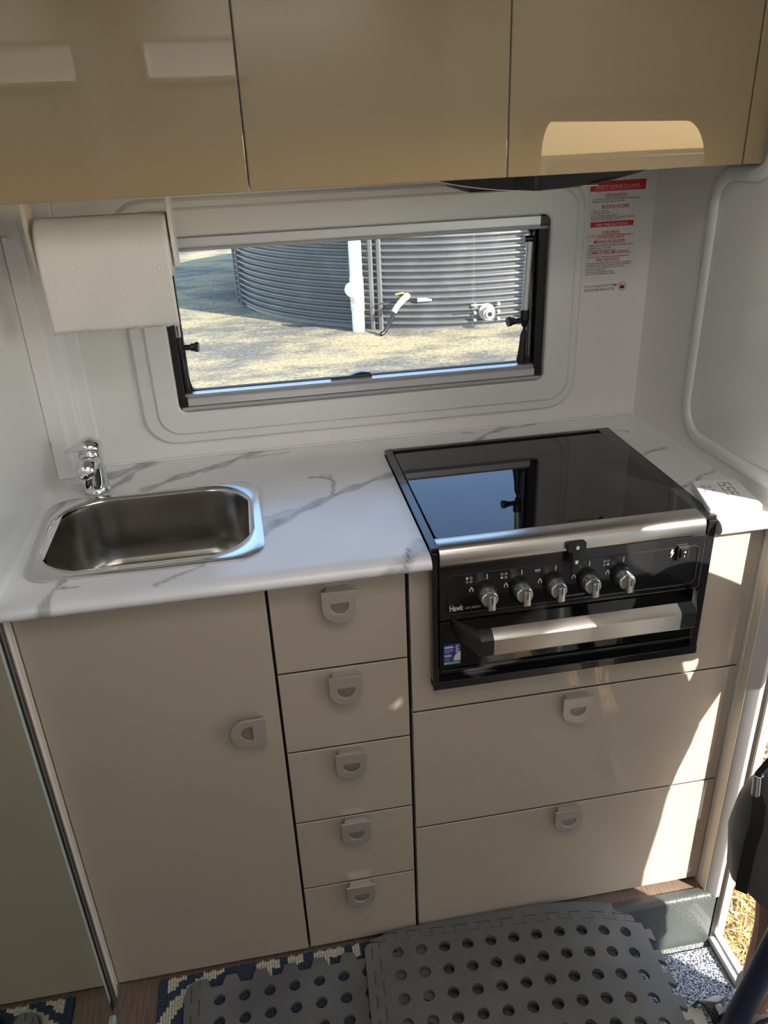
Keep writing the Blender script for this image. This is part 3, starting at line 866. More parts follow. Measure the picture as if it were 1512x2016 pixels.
rk = MB().loft([[(1.0490, -.0276, .8410), (1.0620, -.0276, .8410), (1.0620, -.0276, .8590), (1.0490, -.0276, .8590)], [(1.0495, -.0300, .8425), (1.0615, -.0300, .8425), (1.0615, -.0320, .8580), (1.0495, -.0320, .8580)]])
link('rocker', rk.mesh('rocker', M['black_enamel'], bev=.0008), sw)
si = [(prism('t', [circle(0, 0, .0016, 12), circle(0, 0, .0010, 12)[::-1]], .0002, M['print_white'], smooth=0), WALL(1.0555, -.0318, .854)),
      (prism('t', [[(-.0003, -.0018), (.0003, -.0018), (.0003, .0018), (-.0003, .0018)]], .0002, M['print_white'], smooth=0), WALL(1.0555, -.0309, .846))]
printed('switch_mark', si, sw, [M['print_white']])
lt = prism('lid_latch', [[(.848, .9010), (.851, .9035), (.876, .9035), (.879, .9010), (.879, .8885), (.876, .8860), (.8715, .8855), (.8700, .882), (.8700, .850), (.8635, .8435), (.857, .850), (.857, .882), (.8555, .8855), (.851, .8860), (.848, .8885)]], .006, M['black'], .0012)
la = link('lid_latch', xf(lt, WALL(0, -.0400, 0)), ck, 'black lid catch')
for z in (.8945, .8690):
    link('screw', MB().lathe([(.0004, -.0447), (.0018, -.0447), (.0022, -.0452), (.0034, -.0450), (.0036, -.0432)], (.8635, 0, z), 'y', 14).mesh('screw', M['chrome']), la)

od = prism('oven_door', [rr(.6475, 1.0958, .6760, .7725, .004)], .012, M['oven_glass'], .0015)
odo = link('oven_door', xf(od, WALL(0, -.016, 0)), ck, 'black glass oven door')
link('door_ledge', MB().box(.648, 1.0955, -.026, -.0225, .6750, .6790).mesh('door_ledge', M['black_enamel'], bev=.001), odo)
hb = [(-.070, .7845), (-.0855, .7775), (-.0885, .7735), (-.0885, .7465), (-.086, .7435), (-.074, .7435), (-.070, .7475)]
hbar = link('door_handle', MB().loft([[(x, y, z) for y, z in hb] for x in (.7190, 1.0300)]).mesh('door_handle', M['steel'], 35), ck, 'brushed steel bar handle')
for s, xa, xb, xc in ((1, .7190, .6980, .6680), (-1, 1.0300, 1.0560, 1.0860)):
    br = MB()
    r1 = [(xa, y, z) for y, z in hb]; r2 = [(xb, y, z) for y, z in hb]
    r3 = [(xc, y, z) for y, z in ((-.0225, .7790), (-.0300, .7770), (-.0320, .7740), (-.0320, .7560), (-.0300, .7540), (-.0235, .7540), (-.0225, .7570))]
    br.loft([r1, r2, r3])
    link('handle_bracket', br.mesh('handle_bracket', M['black'], 35), hbar, 'black handle bracket')

gs = []
GY = -.02275
gs.append((prism('t', [rr(.6535, .6825, .6880, .7290, .004)], .0003, M['blue_print'], smooth=0), WALL(0, GY, 0)))
gs.append((prism('t', [rr(.6540, .6820, .6882, .6945, .0028)], .0003, M['green_print'], smooth=0), WALL(0, GY - .0004, 0)))
fl_ = [(.6715, .6952), (.6825, .6952), (.6825, .7130), (.6790, .7125), (.6750, .7085), (.6715, .7030), (.6702, .6990)]
gs.append((prism('t', [fl_], .0003, M['print_white'], smooth=0), WALL(0, GY - .0004, 0)))
gs.append((text_mesh('t', 'APPLIANCE', .0055, M['print_white'], bold=.011), WALL(.668, GY - .0008, .6895)))
gs.append((text_mesh('t', 'GAS', .0088, M['print_white'], bold=.03, align='LEFT'), WALL(.6742, GY - .0008, .7275) @ Matrix.Rotation(-PI / 2, 4, 'Z')))
for i, (z, w) in enumerate(((.7235, .014), (.7213, .016), (.7180, .014), (.7160, .015), (.7140, .014), (.7115, .008), (.7065, .011), (.7042, .012), (.6995, .010), (.6970, .008))):
    h = .0016 if i in (0, 1, 6, 7) else .0008
    gs.append((prism('t', [[(0, 0), (w, 0), (w, h), (0, h)]], .0002, M['print_white'] if i in (0, 1, 6, 7) else M['print_grey'], smooth=0), WALL(.6555, GY - .0006, z)))
link('gas_sticker', join('gas_sticker', gs, [M['blue_print'], M['green_print'], M['print_white'], M['print_grey']]), ck, 'small blue and green gas appliance sticker')

# ------------------------------------------------------------------ overhead cabinets
def overhead(x0, x1, lab, open_l=False):
    t = thing('overhead_cabinet', lab, 'cabinet', ((x0 + x1) / 2, .33, 1.42), 'beige overhead cabinets')
    b = MB().box(x0 + .0005, x1 - .0005, .1785, .489, 1.4225, 1.9)
    link('body', b.mesh('body', M['under']), t, 'white cabinet body')
    me = MB().box(x0 + .0012, x1 - .0012, .16, .1775, 1.4185, 1.945).mesh('door', [M['beige'], M['edge']], bev=.0012)
    for p in me.polygons:
        if abs(p.normal.y) < .5: p.material_index = 1
    link('door', me, t)
    sh = MB().box(x0 + .0005, x0 + .003, .1780, .1784, 1.42, 1.9)
    return t
overhead(.0015, .4215, 'glossy beige overhead cabinet above the paper towel roll')
overhead(.4215, .7995, 'glossy beige overhead cabinet above the middle of the window')
overhead(.7995, 1.1755, 'glossy beige overhead cabinet above the cooker hood')
ft = MB().box(1.1767, 1.2090, .16, .1775, 1.4185, 1.945).mesh('filler_panel', M['beige'], bev=.001)
tag(link('filler_panel', ft), 'narrow beige filler strip between overhead cabinet and end wall', 'panel')
gp = MB().box(.42, .423, .1640, .1784, 1.42, 1.94)

# hood lip under the cabinets
hl = MB(); rg = []
for k in range(33):
    t = k / 32; x = .690 + .350 * t; sag = .0225 * (1 - (2 * t - 1) ** 2)
    rg.append([(x, y, z) for y, z in ((.182, 1.4215), (.182, 1.4195 - sag), (.186, 1.4180 - sag), (.40, 1.4180 - sag * .6), (.42, 1.4190 - sag * .4), (.42, 1.4215))])
hl.loft(rg)
hood = thing('range_hood', 'dark glossy curved range hood lip under the overhead cabinets', 'range hood', (.865, .30, 1.42))
link('hood_visor', hl.mesh('hood_visor', M['hood'], 40), hood)
link('hood_grille', MB().box(.76, .97, .22, .38, 1.394, 1.3965).mesh('hood_grille', M['alu_dark'], bev=.001), hood)

# ------------------------------------------------------------------ paper towel and holder
ph = thing('towel_holder', 'white plastic paper towel holder fixed under the overhead cabinet', 'holder', (.19, .33, 1.42))
arm = [(.300, 1.4175), (.345, 1.4175), (.352, 1.36), (.350, 1.318), (.338, 1.300), (.318, 1.300), (.306, 1.318), (.300, 1.36)]
for x0, x1 in ((.2905, .2970), (.0740, .0805)):
    me = MB().loft([[(x, y, z) for y, z in arm] for x in (x0, x1)]).mesh('bracket', M['cream'] if x0 < .2 else M['white_trim'], bev=.0015)
    link('bracket', me, ph)
link('spindle', MB().tube([(.081, .330, 1.335), (.290, .330, 1.335)], .009, 16).mesh('spindle', M['white_trim']), ph)
ps = thing('paper_towel', 'roll of embossed white paper towel with one sheet hanging down', 'paper towel', (.19, .33, 1.335))
link('roll', MB().lathe([(.012, .0885), (.0485, .0885), (.0500, .090), (.0500, .2855), (.0485, .287), (.012, .287)], (0, .330, 1.335), 'x', 48, caps=False).mesh('roll', M['paper'], 50), ps)
sh = MB(); rows = []
for i in range(26):
    if i < 10:
        t = math.radians(100 + 80 * i / 9); y, z = .330 + .0512 * math.cos(t), 1.335 + .0512 * math.sin(t)
    else:
        k = (i - 9) / 16; z = 1.335 - .122 * k; y = .2788 - .004 * math.sin(k * 2.4) + .006 * k * k
    rows.append([(.0885 + .1985 * j / 40 - .0 * (1 - z), y + .0016 * math.sin(j * .31 + i * .2) * max(0, (i - 9) / 16), z + (.0012 * ((j * 7) % 3 - 1) if i == 25 else 0)) for j in range(41)])
sh.loft(rows, False, False, False)
sm = sh.mesh('hanging_sheet', M['paper'], 60)
so = link('hanging_sheet', sm, ps); md = so.modifiers.new('s', 'SOLIDIFY'); md.thickness = .0006; md.offset = 0

# ------------------------------------------------------------------ notices on the back wall
def notice():
    n = thing('safety_notice', 'white and red safety advice notice stuck on the wall beside the window', 'notice', (1.13, .489, 1.28))
    y0 = YB - .0006
    Zc = lambda cy: 1.3775 - (cy + 28 - 161) * .0001172
    link('sheet', xf(prism('sheet', [[(1.0705, 1.192), (1.1815, 1.192), (1.1850, 1.3815), (1.0715, 1.3815)]], .0006, M['card'], smooth=0), WALL(0, y0, 0)), n)
    link('header_bar', xf(join('header_bar', [
        (prism('t', [[(1.0718, 1.3612), (1.1845, 1.3612), (1.1850, 1.3795), (1.0720, 1.3795)]], .0003, M['red'], smooth=0), Matrix()),
        (prism('t', [[(1.0768, Zc(832)), (1.1660, Zc(832)), (1.1665, Zc(748)), (1.0770, Zc(748))]], .0003, M['red'], smooth=0), Matrix())], [M['red']]), WALL(0, y0 - .0005, 0)), n, 'two red heading bars')
    red, blk, wht = [], [], []
    cx = 1.1255
    def tx(lst, m, s, size, cy, width, x=cx, align='CENTER', **k):
        lst.append((text_mesh('t', s, size, m, align=align, width=width, **k), WALL(x, y0 - .0009, Zc(cy))))
    def ul(lst, m, cy, w, x=cx):
        lst.append((prism('t', [[(-w / 2, -.0003), (w / 2, -.0003), (w / 2, .0003), (-w / 2, .0003)]], .0002, m, smooth=0), WALL(x, y0 - .0009, Zc(cy))))
    tx(wht, M['print_white'], 'SAFETY ADVICE TO USERS', .0078, 228, .0880, 1.128, bold=.011); ul(wht, M['print_white'], 245, .0945, 1.128)
    tx(red, M['red'], 'VENTILATION', .0069, 355, .0440, bold=.011); ul(red, M['red'], 366, .0490)
    tx(red, M['red'], 'IN CASE OF FIRE', .0069, 530, .0560, bold=.011); ul(red, M['red'], 542, .0590)
    tx(wht, M['print_white'], 'FIRE PRECAUTIONS', .0078, 820, .0660, 1.1215, bold=.011)
    tx(red, M['red'], 'CHILDREN:', .0069, 935, .0360, 1.1205, bold=.011); ul(red, M['red'], 947, .039, 1.1205)
    tx(red, M['red'], 'DO NOT LEAVE CHILDREN UNSUPERVISED IN', .0042, 985, .0970, 1.1205, bold=.012)
    tx(red, M['red'], 'A RECREATIONAL VEHICLE', .0042, 1018, .0590, 1.1200, bold=.012)
    tx(red, M['red'], 'MEANS OF ESCAPE', .0069, 1085, .0650, 1.1190, bold=.011); ul(red, M['red'], 1097, .068, 1.119)
    tx(red, M['red'], 'COMBUSTIBLE MATERIALS', .0069, 1265, .0890, 1.1190, bold=.011); ul(red, M['red'], 1278, .0935, 1.119)
    tx(red, M['red'], 'FIRE FIGHTING', .0069, 1378, .0490, 1.1180, bold=.011); ul(red, M['red'], 1390, .052, 1.118)
    body = [(405, 'Do not obstruct the permanent ventilation openings which', .098, 1.0775), (442, 'are fitted, your safety depends on them.', .066, 1.0775),
            (585, '1. Get out - Stay out', .034, 1.0760), (622, '2. Call Triple-Zero (000)', .039, 1.0760), (660, '3. Turn off the gas at the cylinder', .055, 1.0758), (694, '4. Disconnect the 240V electricity supply (if connected)', .091, 1.0757), (727, '5. Attack the fire only if safe to do so', .060, 1.0756),
            (1140, '1. Make sure you know the location and operation of exits.', .095, 1.0745), (1177, '2. Keep all escape routes clear', .050, 1.0745), (1215, '3. Identify alternate emergency exits.', .059, 1.0745),
            (1325, 'Keep them clear of all heating and cooking appliances.', .089, 1.0745),
            (1430, 'This unit has been fitted with a dry powder fire extinguisher', .097, 1.0740), (1463, 'Familiarise yourself with its location and the instructions', .094, 1.0740), (1497, 'for use of your fire extinguisher, and the local fire', .081, 1.0740),
            (1535, 'precaution arrangements.', .042, 1.0740), (1572, 'Check the pressure gauge and expiry', .060, 1.0740), (1607, 'date on your fire extinguisher regularly.', .063, 1.0740)]
    for cy, s, w, x in body:
        tx(blk, M['ink'], s, .0042, cy, w, x, 'LEFT', bold=.006)
    link('red_lettering', join('red_lettering', red, [M['red']]), n)
    link('white_lettering', join('white_lettering', wht, [M['print_white']]), n)
    link('black_lettering', join('black_lettering', blk, [M['ink']]), n)
    h = thing('hot_items_notice', 'small notice with a crossed out pot below the red safety notice', 'notice', (1.12, .489, 1.178))
    link('sheet', xf(prism('sheet', [rr(1.0690, 1.1765, 1.1625, 1.1905, .002)], .0004, M['white_wall'], smooth=0), WALL(0, YB - .0004, 0)), h)
    a = []
    y1 = YB - .0010
    a.append((text_mesh('t', 'DO NOT', .0070, M['red'], align='LEFT', bold=.01, width=.0205), WALL(1.0735, y1, 1.1795)))
    a.append((text_mesh('t', 'PLACE HOT ITEMS', .0070, M['ink'], align='LEFT', bold=.01, width=.0475), WALL(1.0960, y1, 1.1795)))
    a.append((text_mesh('t', 'ON KITCHEN BENCHTOPS', .0070, M['ink'], align='LEFT', bold=.01, width=.0650), WALL(1.0735, y1, 1.1722)))
    a.append((prism('t', [circle(0, 0, .0088, 28), circle(0, 0, .0077, 28)[::-1]], .0002, M['red'], smooth=0), WALL(1.1548, y1, 1.1785)))
    a.append((prism('t', [rr(-.0048, .0048, -.0048, .0005, .0012), ], .0002, M['ink'], smooth=0), WALL(1.1548, y1, 1.1785)))
    a.append((prism('t', [[(-.0052, .0008), (.0040, .0008), (.0066, .0014), (.0066, .0022), (.0040, .0017), (-.0052, .0017)]], .0002, M['ink'], smooth=0), WALL(1.1548, y1, 1.1785)))
    for k in (-.0018, .0002, .0022):
        a.append((prism('t', [[(k, .0032), (k + .0004, .0032), (k + .0008, .0055), (k + .0004, .0055)]], .0002, M['ink'], smooth=0), WALL(1.1548, y1, 1.1785)))
    a.append((prism('t', [[(-.0062, .0055), (-.0055, .0062), (.0062, -.0055), (.0055, -.0062)][::-1]], .0002, M['red'], smooth=0), WALL(1.1548, y1 - .0003, 1.1785)))
    link('lettering', join('lettering', a, [M['red'], M['ink']]), h, 'red and black warning lettering')
notice()

# ------------------------------------------------------------------ digital clock lying on the worktop
clk = thing('digital_clock', 'thin white digital clock lying flat on the worktop beside the cooker', 'clock', (1.16, .035, .90))
# corners seen from above
cq = [(1.1285, .098), (1.2075, .090), (1.1905, -.020), (1.1010, -.008)]
cl_loop = []
for i, p in enumerate(cq):
    a, b = Vector(cq[i - 1]), Vector(cq[(i + 1) % 4]); p = Vector(p)
    for k in range(5):
        t = k / 4; q0 = p + (a - p).normalized() * .007; q1 = p + (b - p).normalized() * .007
        cl_loop.append(tuple((1 - t) ** 2 * q0 + 2 * t * (1 - t) * p + t * t * q1))
cl_loop = cl_loop[::-1]
cm = prism('case', [cl_loop], .016, M['white_trim'], .003)
link('case', xf(cm, T(0, 0, .9088)), clk)
SEG = {'0': 'abcdef', '1': 'bc', '5': 'afgcd', '2': 'abged', '9': 'abfgcd'}
def seven(ch, w, h, t):
    B = {'a': (-w, w, h - t, h), 'd': (-w, w, -h, -h + t), 'g': (-w, w, -t / 2, t / 2), 'f': (-w, -w + t, 0, h), 'b': (w - t, w, 0, h), 'e': (-w, -w + t, -h, 0), 'c': (w - t, w, -h, 0)}
    return [prism('t', [[(x0, y0), (x1, y0), (x1, y1), (x0, y1)]], .0002, M['display'], smooth=0) for x0, x1, y0, y1 in (B[s] for s in SEG[ch])]
dg = []
rot = Matrix.Rotation(math.radians(-100), 4, 'Z')
for i, chs in enumerate('555'):
    for me in seven(chs, .0065, .0100, .0016):
        dg.append((me, T(1.1700 + .0034 * (1 - i), .0690 - .0180 * i, .9171) @ rot))
for i, chs in enumerate('00'):
    for me in seven(chs, .0045, .0075, .0013):
        dg.append((me, T(1.1390 - .0026 * i, .0680 - .0155 * i, .9171) @ rot))
link('digits', join('digits', dg, [M['display']]), clk, 'grey display digits')

# ------------------------------------------------------------------ mirror door on the left
mw = thing('mirror_door', 'tall greenish mirror door with metal frame beside the sink cabinet', 'mirror', (-.005, -.5, 0))
link('jamb', MB().box(-.030, .0015, -.0175, -.0055, .0, 1.95).mesh('jamb', M['cream'], bev=.001), mw, 'beige edge post')
link('channel', MB().box(-.030, -.0005, -.0205, -.0180, .0, 1.95).mesh('channel', M['rubber']), mw, 'dark shadow gap')  # black strip put in as the shade of the gap
link('metal_stile', MB().box(-.030, .0015, -.0385, -.0208, .0, 1.95).box(-.03, .0030, -.0300, -.0285, 0, 1.95).mesh('metal_stile', M['stile'], bev=.0004), mw, 'bronze grey metal stile')
link('seal', MB().box(-.030, -.0030, -.0500, -.0387, .0, 1.95).mesh('seal', M['rubber']), mw, 'black seal strip')
link('glass_edge', MB().box(-.012, .0022, -.0600, -.0502, .045, 1.93).mesh('glass_edge', M['glass_edge'], bev=.001), mw, 'pale green glass edge')
link('mirror_pane', MB().box(-.010, .0018, -1.2, -.0601, .012, 1.93).mesh('mirror_pane', M['mirror']), mw)
link('floor_guide', MB().box(-.004, .008, -.078, -.062, .0003, .016).mesh('floor_guide', M['glass_edge'], bev=.002), mw, 'clear plastic floor guide')

# ------------------------------------------------------------------ rug and foam mats
rugx0, rugx1, rugy0, rugy1 = .0815, .62, -.62, -.003
rg_ = thing('rug', 'navy blue woven rug with cream pattern under the foam mats', 'rug', (.35, -.3, 0))
link('rug_backing', xf(prism('rug_backing', [rr(rugx0, rugx1, rugy0, rugy1, .006)], .004, M['navy_rug'], .0008), T(0, 0, .0023)), rg_)
def cream_at(x, y):
    def seg(ax, ay, bx, by):
        dx, dy = bx - ax, by - ay; t = max(0, min(1, ((x - ax) * dx + (y - ay) * dy) / (dx * dx + dy * dy)))
        return math.hypot(x - ax - t * dx, y - ay - t * dy)
    if min(seg(.200, -.001, .150, -.030), seg(.150, -.030, .112, -.062), seg(.112, -.062, .095, -.090)) < .0120: return True
    if x > .096 and y > -.040 and (x - .096) / .045 + (-y) / .042 < 1 and x < .150: return True
    for a, b, d in ((.268, .318, .024), (.335, .362, .022), (.385, .445, .020), (.405, .418, .045), (.462, .478, .032), (.285, .30, .04), (.34, .35, .04)):
        if a < x < b and -d < y < -.006: return True
    return False
loops_ = MB()
for i in range(int((.56 - rugx0) / .0052)):
    for j in range(14):
        x = rugx0 + .004 + i * .0052; y = rugy1 - .005 - j * .0092 + .002 * math.sin(i * 1.7)
        if y < -.125: continue
        c = cream_at(x, y); w, l, h = .0024, .0046, .0032
        loops_.add([(x - w, y - l, .0043), (x + w, y - l, .0043), (x + w, y + l, .0043), (x - w, y + l, .0043), (x - w * .5, y - l * .6, .0043 + h), (x + w * .5, y - l * .6, .0043 + h), (x + w * .5, y + l * .6, .0043 + h), (x - w * .5, y + l * .6, .0043 + h)],
                   [(0, 1, 5, 4), (1, 2, 6, 5), (2, 3, 7, 6), (3, 0, 4, 7), (4, 5, 6, 7)], 1 if c else 0)
lo = link('pile', loops_.mesh('pile', [M['navy_rug'], M['cream_rug']], 80), rg_, 'looped navy and cream pile'); lo['kind'] = 'stuff'

def dovetail(A, B, side, n, depth, neck=.42, head=.58, start=.5, jag=True):
    """points from A to B with n dovetail tabs on the given side (+1 left of travel)"""
    A, B = Vector(A), Vector(B); d = (B - A); L = d.length; d.normalize(); nv = Vector((-d.y, d.x)) * side
    p = L / n; out = [A]
    for i in range(n):
        c = p * (i + start)
        for u, h in ((c - p * neck / 2, 0), (c - p * head / 2, depth), (c + p * head / 2, depth), (c + p * neck / 2, 0)):
            out.append(A + d * u + nv * h)
    out.append(B)
    return [tuple(q) for q in out]

def bend(me, mx, fn, cuts):
    me.transform(mx)
    bm = bmesh.new(); bm.from_mesh(me)
    for x in cuts:
        bmesh.ops.bisect_plane(bm, geom=bm.verts[:] + bm.edges[:] + bm.faces[:], plane_co=(x, 0, 0), plane_no=(1, 0, 0))
    for v in bm.verts: v.co.z += fn(v.co.x, v.co.y)
    bm.to_mesh(me); bm.free()
    return harden(fin(me, 40))

# lower mat: local = world xy
m1 = thing('foam_mat', 'grey foam floor mat with round holes and open dovetail edge on the rug', 'mat', (.37, -.2, .01))
tx0, tx1, ty1, ty0 = .1635, .62, -.0285, -.42
top = dovetail((tx0, ty1 - .0), (tx1, ty1 - .0), -1, 8, .0185, .62, .38, .55)    # notches into the tile
left = dovetail((tx0, ty0), (tx0, ty1), 1, 7, .0150, .42, .58)
outline = left[:-1] + top + [(tx1, ty0)]
hl1 = [circle(.2005 + .0476 * i, -.0745 - .0430 * j, .0112, 18)[::-1] for i in range(9) for j in range(8)]
me = prism('tile', [outline] + hl1, .0115, M['foam'], .0006)
link('tile', xf(me, T(0, 0, .0146)), m1)
strip = [(tx0 - .0008 + 0, ty1)] + [(x - .0009, y) for x, y in left[::-1][1:-1]] + [(tx0 - .0008, ty0), (.1345, ty0), (.1345, ty1 - .028), (.140, ty1 - .012), (.150, ty1 - .002)]
link('edge_strip', xf(prism('edge_strip', [strip], .0108, M['foam'], .0006), T(0, 0, .0143)), m1)

# upper mat, turned a little and sagging over the step well
m2 = thing('foam_mat', 'grey foam floor mat lying on top, reaching over the step', 'mat', (.80, -.2, .03))
ang = math.radians(-3.4)
MX = T(.549, -.0560, .0268) @ Matrix.Rotation(ang, 4, 'Z')
hs = .0466
u0, u1, v1, v0 = -.0345, .513, .0265, -.40
topd = dovetail((u0, v1), (u1 - .022, v1), 1, 11, .0150, .42, .58)
rightd = dovetail((u1, v1), (u1 + .0, v0), 1, 9, .0165, .42, .60)
leftd = dovetail((u0, v0), (u0, v1), 1, 9, .0150, .42, .58)
outline = leftd[:-1] + topd + rightd + []
hl2 = [circle(hs * i, -hs * j, .0114, 18)[::-1] for i in range(11) for j in range(8)]
def sag(x, y):
    return -.018 * max(0, (x - .85) / .13) ** 2
cuts = [.70, .80, .86, .90, .94, .97, 1.0, 1.03, 1.06]
me = prism('tile', [outline] + hl2, .0112, M['foam'], .0006)
link('tile', bend(me, MX, sag, cuts), m2)
o2 = [(x, y + .0009) for x, y in dovetail((u0, v1), (u1 - .022, v1), 1, 11, .0156, .455, .615)]
nstart = .0
strip = o2[:] + [(u1 - .012, v1 + .004), (u1 - .022, v1 + .036), (u1 - .04, v1 + .0395), (u1 * .55, v1 + .0375), (.16, v1 + .0310), (.05, v1 + .0255), (-.01, v1 + .019), (-.035, v1 + .011), (u0 - .018, v1 + .004)]
strip[0] = (u0 + .002, v1 + .0009)
link('edge_strip', bend(prism('edge_strip', [strip], .0106, M['foam']), MX, sag, cuts), m2)
strip = [(x - .0009, y) for x, y in leftd[::-1]] + [(u0 - .030, v0), (u0 - .030, v1 - .012), (u0 - .026, v1 - .003), (u0 - .018, v1)]
link('edge_strip', bend(prism('edge_strip', [strip], .0106, M['foam'], .0006), MX, sag, []), m2)

# ------------------------------------------------------------------ step well, sill
st = thing('step_well', 'recessed doorway step lined in grey textured plastic with speckled carpet', 'step', (1.11, -.5, -.15))
wl_ = MB()
# riser under the cabinets: lip rolled over the floor edge
lipp = [(-.0185, .0002), (-.0185, .0035), (-.030, .0040), (-.037, .0020), (-.0405, -.003), (-.0420, -.010), (-.0425, -.148), (-.052, -.1545), (-.052, -.160), (-.0185, -.160)]
wl_.loft([[(x, y, z) for y, z in lipp] for x in (.985, 1.2395)])
link('riser', wl_.mesh('riser', M['well'], 50, bev=None), st, 'grey textured riser with rounded lip')
l2 = [(.985, .0002), (.985, .0032), (.999, .0036), (1.004, .001), (1.0055, -.006), (1.0055, -.158), (.985, -.158)]
link('side_riser', MB().loft([[(x, y, z) for x, z in l2] for y in (-1.02, -.0426)]).mesh('side_riser', M['well'], 50), st)
link('base', MB().box(.985, 1.243, -1.02, -.0186, -.185, -.1605).mesh('base', M['well']), st)
link('carpet', MB().box(1.006, 1.2415, -1.015, -.0530, -.160, -.1490).mesh('carpet', M['carpet'], bev=.002), st, 'black and white speckled carpet')
link('sill', MB().loft([[(x, y, z) for x, z in ((1.2425, -.158), (1.2425, -.141), (1.246, -.138), (1.257, -.138), (1.259, -.1345), (1.272, -.1345), (1.276, -.140), (1.276, -.17), (1.2425, -.17))] for y in (-1.02, -.033)]).mesh('sill', M['alu'], 30), st, 'aluminium door sill')

# ------------------------------------------------------------------ khaki bracket, pole
bk = thing('step_bracket', 'khaki coloured metal plate with dark straps resting on the step carpet', 'bracket', (1.15, -.2, -.149))
pl = MB().loft([[(1.100, -.186, z0), (1.122, -.176, z0), (1.146, -.182, z0), (1.142, -.228, z0), (1.108, -.226, z0)] for z0 in (-.1485, -.1340)])
link('plate', pl.mesh('plate', M['khaki'], bev=.002), bk)
link('strap', MB().tube([(1.128, -.180, -.129), (1.140, -.176, -.120), (1.152, -.181, -.124), (1.158, -.198, -.132), (1.160, -.212, -.142)], .0035, 8).mesh('strap', M['black']), bk)
link('hook', MB().loft([[(1.150, -.172, z), (1.184, -.166, z), (1.203, -.174, z), (1.180, -.182, z)] for z in (-.1485, -.126)]).mesh('hook', M['frame_grey'], bev=.002), bk)
link('buckle', MB().box(1.166, 1.182, -.210, -.188, -.1485, -.118).mesh('buckle', M['alu_dark'], bev=.003), bk)

pa, pb = Vector((1.1650, -.2400, -.1480)), Vector((1.0470, -.4460, .600))
po = thing('pole', 'navy blue pole leaning across the doorway in front of the bare leg', 'pole', tuple(pa))
dd = (pb - pa).normalized()
link('shaft', MB().tube([pa, pb], .0205, 20).mesh('shaft', M['navy']), po)
link('pole_tip', MB().tube([pa - dd * .004, pa + dd * .03], .0225, 20).mesh('pole_tip', M['black'], bev=.002), po)
link('pole_cap', MB().tube([pb - dd * .02, pb + dd * .004], .0220, 20).mesh('pole_cap', M['black'], bev=.002), po)

# ------------------------------------------------------------------ person in the doorway
per = thing('person', 'person in grey shorts, hat and shoes standing in the open doorway', 'person', (1.33, -.35, -.149))
J = {}; E_ = []; R_ = {}
def jt(n, p, r, par=None):
    J[n] = tuple(p); R_[n] = r
    if par: E_.append((par, n))
jt('pelvis', (1.345, -.355, .64), .105)
jt('waist', (1.335, -.365, .76), .095, 'pelvis'); jt('chest', (1.318, -.400, .90), .105, 'waist'); jt('collar', (1.303, -.415, .985), .070, 'chest')
jt('neck', (1.290, -.408, 1.085), .046, 'collar'); jt('headb', (1.272, -.418, 1.15), .062, 'neck'); jt('headm', (1.262, -.424, 1.21), .078, 'headb'); jt('headt', (1.268, -.420, 1.275), .062, 'headm')
for s, hip, kn, an, heel, toe, sh_, el, wr_ in (
        ('r', (1.298, -.305, .60), (1.211, -.240, .29), (1.223, -.226, -.065), (1.233, -.210, -.112), (1.209, -.310, -.124), (1.272, -.272, .945), (1.390, -.190, .790), (1.345, -.225, .610)),
        ('l', (1.375, -.425, .60), (1.385, -.450, .24), (1.440, -.470, -.100), (1.462, -.462, -.155), (1.372, -.500, -.165), (1.342, -.545, 1.000), (1.345, -.735, 1.100), (1.300, -.600, 1.250))):  # left arm raised out of view to block stray sun
    jt('hip' + s, hip, .090, 'pelvis'); jt('thigh' + s, tuple((Vector(hip) + Vector(kn)) / 2), .078, 'hip' + s); jt('knee' + s, kn, .055, 'thigh' + s)
    mid = Vector(kn) * .62 + Vector(an) * .38 + Vector((.018, -.004, 0)); jt('calf' + s, tuple(mid), .054, 'knee' + s); jt('ankle' + s, an, .036, 'calf' + s)
    jt('foot' + s, tuple((Vector(an) + Vector(toe)) / 2 + Vector((0, 0, -.02))), .034, 'ankle' + s); jt('toe' + s, toe, .026, 'foot' + s)
    jt('sho' + s, sh_, .056, 'collar'); jt('elb' + s, el, .044, 'sho' + s); jt('wri' + s, wr_, .027, 'elb' + s)
    w = Vector(wr_); e = Vector(el); d = (w - e).normalized(); sd = d.cross(Vector((0, 0, 1))).normalized(); up = sd.cross(d)
    pm = w + d * .055; jt('palm' + s, tuple(pm), .024, 'wri' + s)
    for k, (off, ln) in enumerate(((-.027, .060), (-.009, .070), (.009, .066), (.026, .052))):
        b0 = pm + sd * off + d * .012
        jt('f%d' % k + s, tuple(b0 + d * .012), .0095, 'palm' + s)
        jt('g%d' % k + s, tuple(b0 + d * (.012 + ln * .5) - up * .010), .0085, 'f%d' % k + s)
        jt('h%d' % k + s, tuple(b0 + d * (.010 + ln * .8) - up * .030), .0075, 'g%d' % k + s)
    t0 = w + d * .030 - sd * .030
    jt('t0' + s, tuple(t0), .011, 'palm' + s); jt('t1' + s, tuple(t0 + d * .026 - sd * .014 - up * .008), .0095, 't0' + s); jt('t2' + s, tuple(t0 + d * .048 - sd * .016 - up * .018), .008, 't1' + s)
